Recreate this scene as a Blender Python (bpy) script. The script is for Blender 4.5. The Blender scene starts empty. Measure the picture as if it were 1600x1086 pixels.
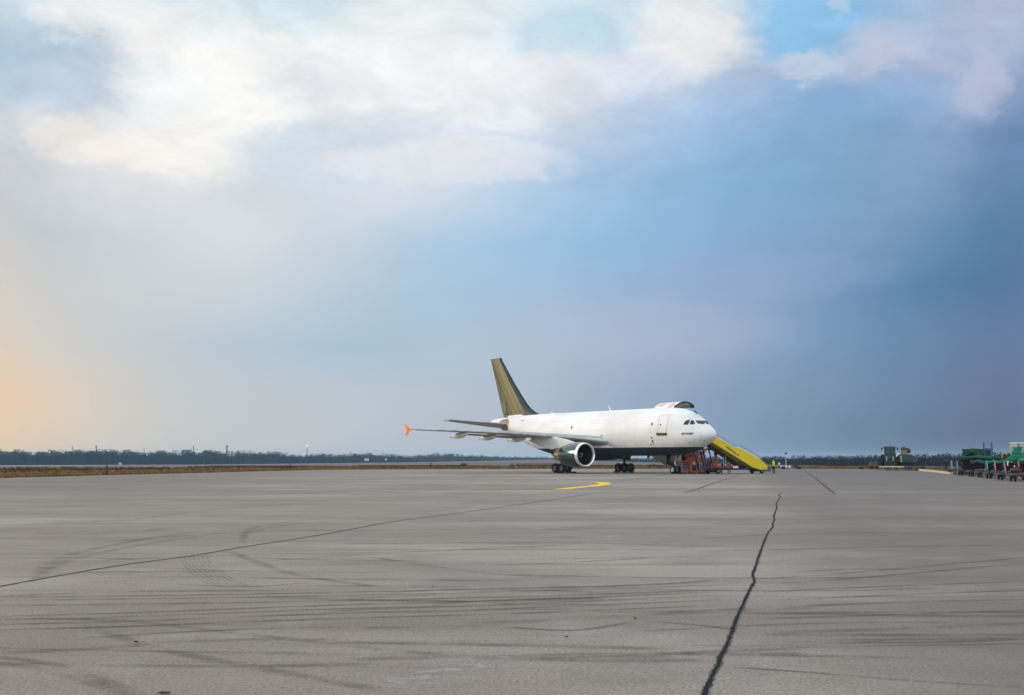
import bpy, bmesh, math, random
import numpy as np
from mathutils import Vector, Matrix
from mathutils.bvhtree import BVHTree
random.seed(7); np.random.seed(7)
sc = bpy.context.scene
COL = sc.collection
R = math.radians

# ------------------------------------------------------------------ camera
F = 1918.0; HY = 717.0; EYE = 1.74
PITCH = math.atan((HY-543)/F)
cam = bpy.data.cameras.new('camera'); co = bpy.data.objects.new('camera', cam); COL.objects.link(co)
cam.sensor_width = 36; cam.lens = F/1600*36; cam.clip_end = 20000; cam.clip_start = .1
co.location = (0, 0, EYE); co.rotation_euler = (math.pi/2+PITCH, 0, 0)
sc.camera = co
sc.render.resolution_x = 1024; sc.render.resolution_y = 695
CP = math.cos(PITCH); SP = math.sin(PITCH)
def ray(x, y):
    a = (x-800)/F; b = (543-y)/F
    return Vector((a, CP - b*SP, SP + b*CP))
def at(x, y, D):
    d = ray(x, y); return Vector((0, 0, EYE)) + d*(D/d.y)
def G(x, y, z=0.0):
    d = ray(x, y); return Vector((0, 0, EYE)) + d*((z-EYE)/d.z)
def on_plane(x, y, P0, w):
    """pixel to (t, z) on the upright plane through P0 along the level direction w"""
    n = Vector((-w[1], w[0], 0)); d = ray(x, y); o = Vector((0, 0, EYE))
    P = o + d*((Vector(P0)-o).dot(n)/d.dot(n))
    return (P-Vector(P0)).dot(Vector((w[0], w[1], 0))), P.z

# ------------------------------------------------------------------ world
SUN_AZ = -76.0; SUN_EL = 17.0          # azimuth from the camera axis, positive to the right
W = bpy.data.worlds.new("World"); sc.world = W; W.use_nodes = True
nt = W.node_tree; nt.nodes.clear()
N = nt.nodes.new; Lk = nt.links.new
def lin(c):
    c = c/255.0
    return c/12.92 if c <= .04045 else ((c+.055)/1.055)**2.4
def wm(op, a, b=None, c=None):
    n = N('ShaderNodeMath'); n.operation = op
    for i, v in enumerate((a, b, c)):
        if v is None: continue
        if isinstance(v, (int, float)): n.inputs[i].default_value = v
        else: Lk(v, n.inputs[i])
    return n.outputs[0]
tc = N('ShaderNodeTexCoord')
nrm = N('ShaderNodeVectorMath'); nrm.operation = 'NORMALIZE'; Lk(tc.outputs['Generated'], nrm.inputs[0])
def noise(vec, scale, det, rough=.55, dist=0.0):
    n = N('ShaderNodeTexNoise'); n.inputs['Scale'].default_value = scale; n.inputs['Detail'].default_value = det
    n.inputs['Roughness'].default_value = rough; n.inputs['Distortion'].default_value = dist
    Lk(vec, n.inputs['Vector']); return n
mp = N('ShaderNodeMapping'); mp.inputs['Scale'].default_value = (1, 1, 1.9); Lk(nrm.outputs[0], mp.inputs[0])
mp2 = N('ShaderNodeMapping'); mp2.inputs['Location'].default_value = (3.1, 1.7, 5.2); mp2.inputs['Scale'].default_value = (1, 1, 1.9); Lk(nrm.outputs[0], mp2.inputs[0])
n1 = noise(mp.outputs[0], 9, 7, .58); n2 = noise(mp2.outputs[0], 9, 7, .58)
sep = N('ShaderNodeSeparateXYZ'); Lk(nrm.outputs[0], sep.inputs[0])
az0 = wm('MULTIPLY', wm('ARCTAN2', sep.outputs[0], sep.outputs[1]), 180/math.pi)
el0 = wm('MULTIPLY', wm('ARCSINE', sep.outputs[2]), 180/math.pi)
# the wind-torn edges of the clouds: warp grows with elevation, calm near the horizon
wmask = N('ShaderNodeMapRange'); wmask.interpolation_type = 'SMOOTHSTEP'; Lk(el0, wmask.inputs[0])
wmask.inputs[1].default_value = 7; wmask.inputs[2].default_value = 15; wmask.inputs[3].default_value = .12; wmask.inputs[4].default_value = 1
az = wm('ADD', az0, wm('MULTIPLY', wm('MULTIPLY', wm('SUBTRACT', n1.outputs['Fac'], .5), 7.5), wmask.outputs[0]))
el = wm('ADD', el0, wm('MULTIPLY', wm('MULTIPLY', wm('SUBTRACT', n2.outputs['Fac'], .5), 4.6), wmask.outputs[0]))
XS = list(range(0, 1601, 100))
ROWS = {
0:   [(212,232,240),(200,228,243),(212,232,241),(224,235,239),(212,231,240),(205,224,232),(234,240,240),(232,242,243),(236,241,241),(203,230,246),(222,233,241),(213,229,241),(145,203,241),(165,205,237),(148,198,236),(158,192,224),(150,180,215)],
60:  [(198,217,228),(241,244,244),(225,238,243),(217,232,241),(240,244,244),(245,246,245),(245,246,246),(241,244,246),(236,241,244),(203,228,244),(214,229,241),(237,235,236),(158,204,239),(138,194,236),(162,194,229),(170,190,220),(176,190,217)],
120: [(173,199,218),(198,217,232),(241,243,244),(251,251,249),(246,246,245),(223,233,240),(244,244,244),(236,240,244),(226,233,241),(228,230,236),(200,215,234),(207,216,233),(172,194,226),(146,184,224),(186,193,222),(160,182,217),(165,180,212)],
180: [(184,205,220),(206,216,229),(207,218,232),(253,251,247),(253,252,249),(244,244,244),(224,230,239),(225,230,239),(223,229,238),(210,220,236),(185,207,233),(158,191,226),(148,184,223),(132,177,221),(142,174,216),(178,190,219),(140,166,206)],
240: [(190,204,217),(236,233,231),(244,241,238),(252,248,242),(236,236,236),(204,219,232),(218,225,234),(223,227,235),(219,226,236),(195,212,235),(174,200,231),(149,187,223),(128,177,218),(127,172,213),(128,168,209),(132,162,204),(90,130,186)],
300: [(192,200,210),(220,222,226),(229,229,231),(222,225,229),(215,220,227),(212,220,229),(222,226,233),(206,221,236),(186,211,234),(165,198,229),(149,189,223),(138,184,221),(124,172,213),(119,167,206),(123,163,201),(113,152,194),(78,124,176)],
380: [(198,202,205),(196,205,212),(206,213,219),(217,221,225),(218,222,227),(206,216,224),(189,209,225),(172,202,228),(166,200,227),(149,191,223),(143,187,222),(139,179,218),(127,167,209),(123,162,203),(111,153,195),(86,136,181),(68,114,166)],
460: [(209,204,200),(203,205,207),(206,210,212),(207,214,218),(205,214,221),(190,206,218),(176,199,217),(168,196,219),(168,197,222),(160,189,217),(152,181,213),(147,173,209),(140,165,202),(113,152,196),(84,134,181),(73,124,171),(70,110,160)],
540: [(221,209,197),(206,205,204),(200,205,208),(190,202,212),(182,200,214),(173,197,214),(170,195,213),(175,197,215),(177,196,215),(172,187,209),(167,182,207),(151,172,201),(130,160,196),(110,149,189),(94,138,179),(95,128,170),(85,110,156)],
620: [(234,206,176),(225,207,186),(206,204,202),(197,202,206),(193,200,208),(191,199,207),(188,197,207),(185,196,208),(179,192,207),(165,182,203),(150,170,196),(136,160,189),(125,152,183),(113,142,176),(100,131,169),(95,122,161),(90,106,146)],
700: [(236,208,176),(226,208,186),(212,207,200),(203,204,203),(198,202,204),(195,200,206),(190,197,206),(185,193,203),(176,189,203),(161,182,203),(150,174,198),(130,158,186),(115,147,178),(100,134,166),(90,120,153),(85,110,146),(80,98,133)],
}
# sky outside the frame: the low sun glows gold behind thin cloud on the left
LEFT = {0:[(235,235,230),(250,244,232)], 60:[(235,232,226),(252,244,230)], 120:[(225,225,222),(254,244,226)], 180:[(225,222,218),(255,240,215)],
        240:[(225,218,208),(255,236,200)], 300:[(225,215,200),(255,232,190)], 380:[(232,214,190),(255,226,175)], 460:[(238,212,178),(255,220,158)],
        540:[(242,206,160),(255,210,140)], 620:[(245,200,145),(255,200,125)], 700:[(240,196,145),(252,192,120)]}
RIGHT = [(120,150,190),(170,190,215)]
def azp(x): return math.degrees(math.atan((x-800)/F/CP))
def elp(y): return math.degrees(PITCH + math.atan((543-y)/F))
rampfac = wm('MULTIPLY_ADD', az, 1/240.0, .5)
GLOW = 1.45
def ramp(row):
    r = N('ShaderNodeValToRGB'); cr = r.color_ramp; cr.interpolation = 'B_SPLINE'
    pts = []
    for x, c in zip(XS, ROWS[row]):
        k = .17*min(1, max(0, (x-900)/500)); gm = sum(c)/3; pts.append((azp(x), [lin(v+(gm-v)*k) for v in c]))
    l0, l1 = LEFT[row]
    pts = [(-118, [lin(v) for v in (205,215,228)]), (-95, [lin(v)*1.2 for v in l1]), (-72, [lin(v)*GLOW for v in l1]),
           (-52, [lin(v)*1.35 for v in l1]), (-34, [lin(v) for v in l0])] + pts
    pts += [(36, [lin(v) for v in RIGHT[0]]), (75, [lin(v) for v in RIGHT[1]]), (118, [lin(v) for v in (205,215,228)])]
    e = cr.elements
    while len(e) < len(pts): e.new(.5)
    for i, (a, c) in enumerate(pts): e[i].position = i/1000.0
    for i in range(len(pts)-1, -1, -1): e[i].position = a2 if (a2 := pts[i][0]/240+.5) else 0
    for i, (a, c) in enumerate(pts): e[i].color = (c[0], c[1], c[2], 1)
    Lk(rampfac, r.inputs[0]); return r.outputs[0]
cur = ramp(700)
ys = sorted(ROWS, reverse=True)
for a, b in zip(ys, ys[1:]):
    mr = N('ShaderNodeMapRange'); mr.interpolation_type = 'LINEAR'; Lk(el, mr.inputs[0])
    mr.inputs[1].default_value = elp(a); mr.inputs[2].default_value = elp(b)
    mx = N('ShaderNodeMix'); mx.data_type = 'RGBA'; Lk(mr.outputs[0], mx.inputs[0]); Lk(cur, mx.inputs[6]); Lk(ramp(b), mx.inputs[7])
    cur = mx.outputs[2]
# single cloud puffs and holes with torn edges: (photo x, y, half width, half height, colour, strength)
nf = noise(mp.outputs[0], 34, 8, .66); nf2 = noise(mp2.outputs[0], 34, 8, .66); nc = noise(mp2.outputs[0], 12, 8, .62, .3)
azf = wm('ADD', az0, wm('ADD', wm('MULTIPLY', wm('SUBTRACT', nf.outputs['Fac'], .5), 3.0), wm('MULTIPLY', wm('SUBTRACT', nc.outputs['Fac'], .5), 2.2)))
elf = wm('ADD', el0, wm('ADD', wm('MULTIPLY', wm('SUBTRACT', nf2.outputs['Fac'], .5), 2.4), wm('MULTIPLY', wm('SUBTRACT', nc.outputs['Fac'], .5), 1.4)))
PUFF = [(455,138,48,26,(206,219,232),.8), (60,120,90,60,(172,197,216),.7), (180,160,110,34,(200,212,228),.65), (285,45,170,22,(210,230,240),.6), (100,245,46,24,(247,239,231),.55),
        (240,262,85,22,(253,246,238),.75), (320,160,110,90,(254,253,250),.75), (150,60,90,34,(246,244,241),.7), (500,250,110,34,(206,220,232),.6), (680,255,150,24,(236,236,240),.55), (600,120,170,44,(247,247,247),.6),
        (780,190,60,14,(238,240,244),.6), (900,55,70,34,(198,226,244),.7), (880,130,80,40,(235,234,238),.5), (1095,55,75,50,(240,238,237),.75), (1190,30,24,22,(236,236,238),.75), (1000,115,60,24,(228,232,240),.55),
        (1265,50,80,50,(140,196,236),.75), (1270,116,52,15,(198,210,228),.75), (1335,20,14,22,(186,208,230),.7), (1385,30,26,34,(130,186,228),.6), (1400,98,52,25,(194,202,222),.75), (1450,45,60,40,(168,195,224),.5),
        (1545,165,30,36,(190,196,219),.6), (1570,60,60,50,(182,192,216),.6), (1590,5,30,16,(110,168,214),.6), (1380,180,90,30,(128,172,216),.5), (980,520,180,40,(176,190,211),.3), (1180,440,150,26,(150,172,206),.3)]
for (x, y, hx, hy, c, k) in PUFF:
    a_ = azp(x); e_ = elp(y); wa = abs(azp(x+hx)-a_); we = abs(elp(y+hy)-e_)
    d1 = wm('MULTIPLY', wm('SUBTRACT', azf, a_), 1/wa); d2 = wm('MULTIPLY', wm('SUBTRACT', elf, e_), 1/we)
    r2 = wm('ADD', wm('MULTIPLY', d1, d1), wm('MULTIPLY', d2, d2))
    mr = N('ShaderNodeMapRange'); mr.interpolation_type = 'SMOOTHERSTEP'; Lk(r2, mr.inputs[0]); mr.inputs[1].default_value = 3.4; mr.inputs[2].default_value = .0; mr.inputs[3].default_value = 0; mr.inputs[4].default_value = min(.95, k*1.08)
    mx = N('ShaderNodeMix'); mx.data_type = 'RGBA'; Lk(mr.outputs[0], mx.inputs[0]); Lk(cur, mx.inputs[6]); mx.inputs[7].default_value = (*[lin(v) for v in c], 1); cur = mx.outputs[2]
# high overcast above the frame
mr = N('ShaderNodeMapRange'); mr.interpolation_type = 'SMOOTHSTEP'; Lk(el0, mr.inputs[0]); mr.inputs[1].default_value = 21.5; mr.inputs[2].default_value = 45
n3 = noise(mp.outputs[0], 3.0, 6, .5)
hc = N('ShaderNodeMix'); hc.data_type = 'RGBA'; Lk(n3.outputs['Fac'], hc.inputs[0])
hc.inputs[6].default_value = (.85, 1.0, 1.2, 1); hc.inputs[7].default_value = (1.3, 1.3, 1.3, 1)
mx = N('ShaderNodeMix'); mx.data_type = 'RGBA'; Lk(mr.outputs[0], mx.inputs[0]); Lk(cur, mx.inputs[6]); Lk(hc.outputs[2], mx.inputs[7]); cur = mx.outputs[2]
# the rest of the sky, behind the photographer
mr = N('ShaderNodeMapRange'); mr.interpolation_type = 'SMOOTHSTEP'; Lk(wm('ABSOLUTE', az0), mr.inputs[0]); mr.inputs[1].default_value = 80; mr.inputs[2].default_value = 118
mx = N('ShaderNodeMix'); mx.data_type = 'RGBA'; Lk(mr.outputs[0], mx.inputs[0]); Lk(cur, mx.inputs[6]); Lk(hc.outputs[2], mx.inputs[7]); cur = mx.outputs[2]
# fine cloud texture, fading out towards the horizon
n4 = noise(mp2.outputs[0], 15, 10, .66, .5)
fm = N('ShaderNodeMapRange'); fm.interpolation_type = 'SMOOTHSTEP'; Lk(el0, fm.inputs[0]); fm.inputs[1].default_value = 9; fm.inputs[2].default_value = 17
fm.inputs[3].default_value = .05; fm.inputs[4].default_value = .52
gain = wm('ADD', 1.0, wm('MULTIPLY', wm('SUBTRACT', n4.outputs['Fac'], .5), fm.outputs[0]))
vs = N('ShaderNodeVectorMath'); vs.operation = 'SCALE'; Lk(cur, vs.inputs[0]); Lk(wm('MULTIPLY', gain, 10.15), vs.inputs[3])
sky = N('ShaderNodeTexSky'); sky.sky_type = 'NISHITA'; sky.sun_disc = False
sky.sun_elevation = R(SUN_EL); sky.sun_rotation = R(SUN_AZ); sky.air_density = 1.0; sky.dust_density = 2.0
mx = N('ShaderNodeMix'); mx.data_type = 'RGBA'; mx.inputs[0].default_value = .06; Lk(vs.outputs[0], mx.inputs[6]); Lk(sky.outputs[0], mx.inputs[7])
bg = N('ShaderNodeBackground'); bg.inputs['Strength'].default_value = .1; Lk(mx.outputs[2], bg.inputs['Color'])
wo = N('ShaderNodeOutputWorld'); Lk(bg.outputs[0], wo.inputs[0])
W.cycles.sampling_method = 'MANUAL'; W.cycles.sample_map_resolution = 512

sl = bpy.data.lights.new('sun', 'SUN'); so = bpy.data.objects.new('sun', sl); COL.objects.link(so)
sl.energy = 1.5; sl.angle = R(14); sl.color = (1.0, .88, .72)
sd = Vector((math.sin(R(SUN_AZ))*math.cos(R(SUN_EL)), math.cos(R(SUN_AZ))*math.cos(R(SUN_EL)), math.sin(R(SUN_EL))))
so.rotation_euler = sd.to_track_quat('Z', 'Y').to_euler()
vsn = sc.view_settings; vsn.view_transform = 'Standard'; vsn.look = 'None'; vsn.exposure = 0; vsn.gamma = 1

# ------------------------------------------------------------------ materials
def mat(name, col, rough=.6, metal=0.0, var=.12, scale=3.0, coat=0.0, spec=.5, coord='Object', alpha=None, bump=0.0):
    m = bpy.data.materials.new(name); m.use_nodes = True; t = m.node_tree; b = t.nodes['Principled BSDF']
    b.inputs['Roughness'].default_value = rough; b.inputs['Metallic'].default_value = metal
    b.inputs['Coat Weight'].default_value = coat; b.inputs['Coat Roughness'].default_value = .08
    b.inputs['Specular IOR Level'].default_value = spec if (rough < .5 or metal > 0 or spec != .5) else .16
    c = t.nodes.new('ShaderNodeTexCoord'); n = t.nodes.new('ShaderNodeTexNoise'); n.inputs['Scale'].default_value = scale; n.inputs['Detail'].default_value = 5
    t.links.new(c.outputs[coord], n.inputs['Vector'])
    r = t.nodes.new('ShaderNodeValToRGB'); r.color_ramp.elements[0].position = .3; r.color_ramp.elements[1].position = .7
    r.color_ramp.elements[0].color = (*[v*(1-var) for v in col], 1); r.color_ramp.elements[1].color = (*[min(1, v*(1+var)) for v in col], 1)
    t.links.new(n.outputs['Fac'], r.inputs[0]); t.links.new(r.outputs[0], b.inputs['Base Color'])
    if bump:
        bu = t.nodes.new('ShaderNodeBump'); bu.inputs['Strength'].default_value = bump; t.links.new(n.outputs['Fac'], bu.inputs['Height']); t.links.new(bu.outputs[0], b.inputs['Normal'])
    return m
class NB:
    """small node-writing helper"""
    def __init__(s, m): s.t = m.node_tree; s.b = s.t.nodes['Principled BSDF']; s.c = s.t.nodes.new('ShaderNodeTexCoord')
    def new(s, k): return s.t.nodes.new(k)
    def L(s, a, b): s.t.links.new(a, b)
    def m(s, op, *v, clamp=False):
        n = s.new('ShaderNodeMath'); n.operation = op; n.use_clamp = clamp
        for i, x in enumerate(v):
            if isinstance(x, (int, float)): n.inputs[i].default_value = x
            else: s.L(x, n.inputs[i])
        return n.outputs[0]
    def noise(s, vec, sc_, det=5, rough=.55, loc=(0, 0, 0), scl=(1, 1, 1), rot=(0, 0, 0), dist=0):
        mp_ = s.new('ShaderNodeMapping'); mp_.inputs['Location'].default_value = loc; mp_.inputs['Scale'].default_value = scl; mp_.inputs['Rotation'].default_value = rot
        s.L(vec, mp_.inputs[0]); n = s.new('ShaderNodeTexNoise'); n.inputs['Scale'].default_value = sc_; n.inputs['Detail'].default_value = det
        n.inputs['Roughness'].default_value = rough; n.inputs['Distortion'].default_value = dist; s.L(mp_.outputs[0], n.inputs['Vector']); return n.outputs['Fac']
    def mr(s, v, a, b, c=0, d=1, smooth=True):
        n = s.new('ShaderNodeMapRange'); n.interpolation_type = 'SMOOTHSTEP' if smooth else 'LINEAR'; s.L(v, n.inputs[0])
        for i, x in enumerate((a, b, c, d)): n.inputs[i+1].default_value = x
        return n.outputs[0]
    def mix(s, f, a, b):
        n = s.new('ShaderNodeMix'); n.data_type = 'RGBA'
        for k, x in ((0, f), (6, a), (7, b)):
            if isinstance(x, (int, float)): n.inputs[k].default_value = x
            elif isinstance(x, tuple): n.inputs[k].default_value = (*x, 1)
            else: s.L(x, n.inputs[k])
        return n.outputs[2]
def newmat(name):
    m = bpy.data.materials.new(name); m.use_nodes = True; return m, NB(m)

# apron concrete
M_apron, q = newmat('apron_concrete')
g = q.new('ShaderNodeNewGeometry'); P = g.outputs['Position']
fine = q.noise(P, 34, 4, .8); fine2 = q.noise(P, 14, 5, .7, loc=(5, 2, 0)); big = q.noise(P, .07, 6, .6); mid = q.noise(P, .5, 5, .6, loc=(9, 3, 1))
streak = q.noise(P, .55, 6, .68, scl=(.12, 1.35, 1), rot=(0, 0, R(8)), dist=.6)
streak2 = q.noise(P, .9, 5, .66, scl=(.10, 1.6, 1), rot=(0, 0, R(-7)), loc=(30, 4, 0), dist=.4)
far = q.noise(P, .05, 5, .62, scl=(.4, 2.6, 1), rot=(0, 0, R(4)))
base = q.mix(q.mr(big, .35, .65), (.190, .158, .126), (.300, .258, .214))
base = q.mix(q.m('MULTIPLY', q.mr(streak, .52, .66), .55), base, (.128, .106, .086))
base = q.mix(q.m('MULTIPLY', q.mr(streak2, .54, .66), .45), base, (.140, .116, .094))
base = q.mix(q.m('MULTIPLY', q.mr(far, .42, .60), .66), base, (.150, .120, .094))
base = q.mix(q.m('MULTIPLY', q.mr(mid, .5, .75), .34), base, (.34, .31, .28))
blot = q.noise(P, .33, 7, .7, loc=(17, 3, 2)); base = q.mix(q.m('MULTIPLY', q.mr(blot, .50, .68), .42), base, (.125, .104, .085))
grain = q.m('ADD', q.m('MULTIPLY', q.m('SUBTRACT', fine, .5), 3.8), q.m('MULTIPLY', q.m('SUBTRACT', fine2, .5), .9))
vm = q.new('ShaderNodeVectorMath'); vm.operation = 'SCALE'; q.L(base, vm.inputs[0]); q.L(q.m('MAXIMUM', q.m('ADD', 1.0, grain), .25), vm.inputs[3])
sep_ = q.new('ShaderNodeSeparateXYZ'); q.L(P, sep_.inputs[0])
side_vignette = q.m('MAXIMUM', q.mr(sep_.outputs[0], -7, -34), q.mr(sep_.outputs[0], 14, 44))  # painted vignette: base colour darkens towards both sides of the apron
vd = q.m('MULTIPLY', q.m('MULTIPLY', side_vignette, q.mr(q.noise(P, .16, 6, .65, scl=(.6, 1.8, 1), loc=(12, 5, 0)), .30, .60, .35, 1)), .72)
# browner worn lane right of the long crack, darkened further as painted vignette
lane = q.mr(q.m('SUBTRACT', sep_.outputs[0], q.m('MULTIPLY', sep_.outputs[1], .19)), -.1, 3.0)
brown_vignette = q.m('MULTIPLY', q.m('MULTIPLY', lane, q.mr(q.noise(P, .8, 5, .6, loc=(2, 8, 0)), .25, .6, .45, 1)), .62)
colr = q.mix(vd, q.mix(brown_vignette, vm.outputs[0], (.120, .098, .078)), (.105, .086, .068))
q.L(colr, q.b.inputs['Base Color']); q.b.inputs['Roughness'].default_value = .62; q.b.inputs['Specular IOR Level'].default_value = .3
bu = q.new('ShaderNodeBump'); bu.inputs['Strength'].default_value = .5; bu.inputs['Distance'].default_value = .006; q.L(fine, bu.inputs['Height']); q.L(bu.outputs[0], q.b.inputs['Normal'])

# fields beyond
M_field, q = newmat('winter_field')
g = q.new('ShaderNodeNewGeometry'); P = g.outputs['Position']
a = q.noise(P, .05, 6, .65, scl=(.5, 1.6, 1)); b_ = q.noise(P, .9, 5, .7)
ln = q.new('ShaderNodeVectorMath'); ln.operation = 'LENGTH'; q.L(P, ln.inputs[0])
near = q.mix(q.mr(a, .38, .62), (.075, .045, .026), (.17, .115, .055))
near = q.mix(q.m('MULTIPLY', q.mr(b_, .4, .7), .5), near, (.05, .032, .022))
farc = q.mix(q.mr(a, .38, .62), (.17, .14, .13), (.125, .105, .10))  # far field greyed in its colour to imitate distance haze
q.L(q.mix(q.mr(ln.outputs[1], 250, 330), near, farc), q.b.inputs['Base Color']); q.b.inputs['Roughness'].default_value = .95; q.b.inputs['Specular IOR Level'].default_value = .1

M_tar = mat('crack_tar', (.006, .0075, .010), .9, var=.5, scale=20, bump=.4)
M_tar_edge = mat('crack_edge', (.10, .088, .078), .9, var=.5, scale=12)
M_joint = mat('joint_tar', (.060, .052, .045), .8, var=.4, scale=4)
M_yellow = mat('yellow_paint_line', (.75, .52, .02), .6, var=.15, scale=6)
# semi-worn markings and rubber: cover breaks up along the line
def worn(name, col, cover, scale, lo=.35, hi=.65, stretch=(1, 1, 1)):
    m, q = newmat(name); g = q.new('ShaderNodeNewGeometry')
    n = q.noise(g.outputs['Position'], scale, 6, .65, scl=stretch)
    at_ = q.new('ShaderNodeAttribute'); at_.attribute_name = 'edge'
    q.b.inputs['Base Color'].default_value = (*col, 1); q.b.inputs['Roughness'].default_value = .8; q.b.inputs['Specular IOR Level'].default_value = .2
    q.L(q.m('MULTIPLY', q.m('MULTIPLY', q.mr(n, lo, hi), cover), at_.outputs['Fac'], clamp=True), q.b.inputs['Alpha']); return m
M_rubber = worn('tyre_rubber', (.050, .041, .034), .38, 1.2, .28, .62)
M_rubber2 = worn('old_tyre_rubber', (.080, .070, .060), .34, .9, .30, .66)
M_rubber3 = worn('faint_tyre_rubber', (.075, .062, .052), .30, 1.6, .30, .70)
M_pale = worn('pale_scuff', (.50, .51, .52), .42, 5, .45, .7)
M_yellow_worn = worn('worn_yellow_line', (.74, .52, .04), .85, 1.0, .32, .58)

M_white = mat('white_paint', (.78, .78, .76), .4, var=.05, coat=.3)
M_grey = mat('grey_paint', (.30, .31, .32), .5)
M_lgrey = mat('light_grey_metal', (.45, .46, .47), .45, metal=.3)
M_dark = mat('dark_steel', (.035, .038, .042), .6)
M_black = mat('black_rubber', (.012, .012, .013), .85, scale=8)
M_chrome = mat('polished_lip', (.92, .92, .92), .22, metal=.75, var=.03)
M_teal = mat('dark_teal_gloss', (.004, .034, .044), .28, metal=.8, coat=1.0, var=.15, scale=.8)
M_finedge = mat('fin_edge_teal', (.006, .032, .036), .55, var=.15)
M_fin, q = newmat('tail_gold_reflection')
O = q.c.outputs['Object']; s_ = q.new('ShaderNodeSeparateXYZ'); q.L(O, s_.inputs[0])
# gold sky reflection painted as base colour, streaks parallel to the fin's sweep
sw_ = q.m('ADD', s_.outputs[0], q.m('MULTIPLY', s_.outputs[2], .72)); cx_ = q.new('ShaderNodeCombineXYZ'); q.L(sw_, cx_.inputs[0]); q.L(q.m('MULTIPLY', s_.outputs[2], .04), cx_.inputs[2])
st_n = q.noise(cx_.outputs[0], .85, 3, .5, loc=(.4, 0, 0)); cl_n = q.noise(O, .6, 5, .6, loc=(4, 4, 1))
c_ = q.mix(q.mr(st_n, .30, .70), (.060, .056, .030), (.24, .195, .095)); c_ = q.mix(q.m('MULTIPLY', q.mr(cl_n, .5, .8), .3), c_, (.05, .055, .035))
q.L(c_, q.b.inputs['Base Color']); q.b.inputs['Metallic'].default_value = .35; q.b.inputs['Roughness'].default_value = .6; q.b.inputs['Specular IOR Level'].default_value = .3
M_orange = mat('orange_paint', (.62, .15, .025), .55, var=.3, scale=2)
M_tip = mat('orange_wingtip', (.78, .17, .012), .4, var=.08)
M_red = mat('red_paint', (.34, .035, .03), .55, var=.25)
M_pink = mat('faded_red_paint', (.60, .25, .28), .6, var=.25)
M_navy = mat('navy_paint', (.015, .045, .11), .5, var=.25)
M_blue = mat('blue_paint', (.04, .17, .32), .5, var=.25)
M_pblue = mat('pale_blue_paint', (.30, .46, .52), .5, var=.2)
M_syel = mat('stair_yellow', (.80, .60, .004), .45, var=.07, scale=1.2)
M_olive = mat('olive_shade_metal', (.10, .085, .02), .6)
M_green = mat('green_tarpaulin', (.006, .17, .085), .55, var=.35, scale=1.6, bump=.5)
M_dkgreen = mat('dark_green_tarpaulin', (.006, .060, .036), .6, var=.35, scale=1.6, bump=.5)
M_khaki = mat('khaki_green_paint', (.055, .080, .045), .5, var=.25)
M_tractor = mat('dark_green_paint', (.018, .035, .028), .4, var=.3)
M_glass = mat('cab_glass', (.006, .06, .068), .2, var=.7, scale=1.5, spec=.5)
M_wind = mat('cockpit_glass', (.003, .028, .034), .12, var=.15, spec=.4)
M_wood = mat('weathered_timber', (.30, .22, .13), .8, var=.25, scale=3)
M_cream = mat('cream_panel', (.62, .55, .38), .6, var=.15)
M_kerb = mat('pale_concrete', (.50, .45, .38), .85, var=.15)
M_crate = mat('dark_red_crate', (.014, .006, .008), .85, var=.5, scale=2.5, spec=.2)
M_maroon = mat('maroon_sheet', (.10, .006, .014), .45, var=.4, scale=3)
M_gold = mat('heated_metal', (.50, .36, .18), .35, metal=.85, var=.25)
M_bronze = mat('bare_brown_plate', (.24, .17, .10), .45, metal=.4, var=.3)
M_under = mat('wing_underside_grey', (.30, .31, .31), .45, var=.12, scale=1.2)
M_vest = mat('hi_vis_yellow', (.50, .85, .02), .6, var=.08)
M_vor = mat('hi_vis_orange_band', (.80, .38, .03), .6)
M_cloth = mat('dark_clothing', (.012, .013, .018), .9)
M_skin = mat('skin', (.45, .26, .18), .6)
M_hair = mat('dark_hair', (.012, .010, .009), .8)
M_ycap = mat('yellow_helmet', (.70, .50, .12), .5)
M_lining = mat('door_lining', (.30, .27, .20), .7, var=.35, scale=1.5)
M_letter = mat('black_lettering', (.015, .02, .03), .6)
M_seam = mat('panel_seam', (.28, .29, .30), .7)
M_rmark = mat('faded_orange_marking', (.78, .42, .34), .5, var=.15, scale=2)
M_crim = mat('small_dark_red_marking', (.14, .02, .05), .6)
M_bark = mat('winter_bark', (.055, .045, .040), .95, var=.3)

# fuselage skin: white above, dark below a straight paint line, seams and grime
M_fus, q = newmat('fuselage_paint')
O = q.c.outputs['Object']; s_ = q.new('ShaderNodeSeparateXYZ'); q.L(O, s_.inputs[0])
dirt = q.noise(O, .35, 6, .62, scl=(.35, 1, 1)); dr2 = q.noise(O, 2.2, 4, .6, scl=(.25, 1, 2.2), loc=(3, 3, 3)); dr3 = q.noise(O, 1.3, 5, .6, scl=(1.6, 1, .18), loc=(7, 3, 3))
wht = q.mix(q.mr(dirt, .40, .68), (.83, .835, .84), (.72, .71, .69))
wht = q.mix(q.m('MULTIPLY', q.mr(dr2, .5, .72), .28), wht, (.56, .54, .50))
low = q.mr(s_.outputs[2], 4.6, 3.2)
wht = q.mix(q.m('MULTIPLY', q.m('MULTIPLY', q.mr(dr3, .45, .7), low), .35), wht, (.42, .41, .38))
fr = q.m('FRACT', q.m('MULTIPLY', s_.outputs[0], 1/2.65)); seam = q.m('GREATER_THAN', fr, .988)
hz = q.m('FRACT', q.m('MULTIPLY', s_.outputs[2], 1/1.31)); seam2 = q.m('GREATER_THAN', hz, .982)
wht = q.mix(q.m('MULTIPLY', q.m('MAXIMUM', seam, seam2), .34), wht, (.30, .31, .32))
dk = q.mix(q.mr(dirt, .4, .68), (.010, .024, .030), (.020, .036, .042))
q.L(q.mix(q.mr(s_.outputs[2], 3.06, 3.10, 1, 0), wht, dk), q.b.inputs['Base Color'])
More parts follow.
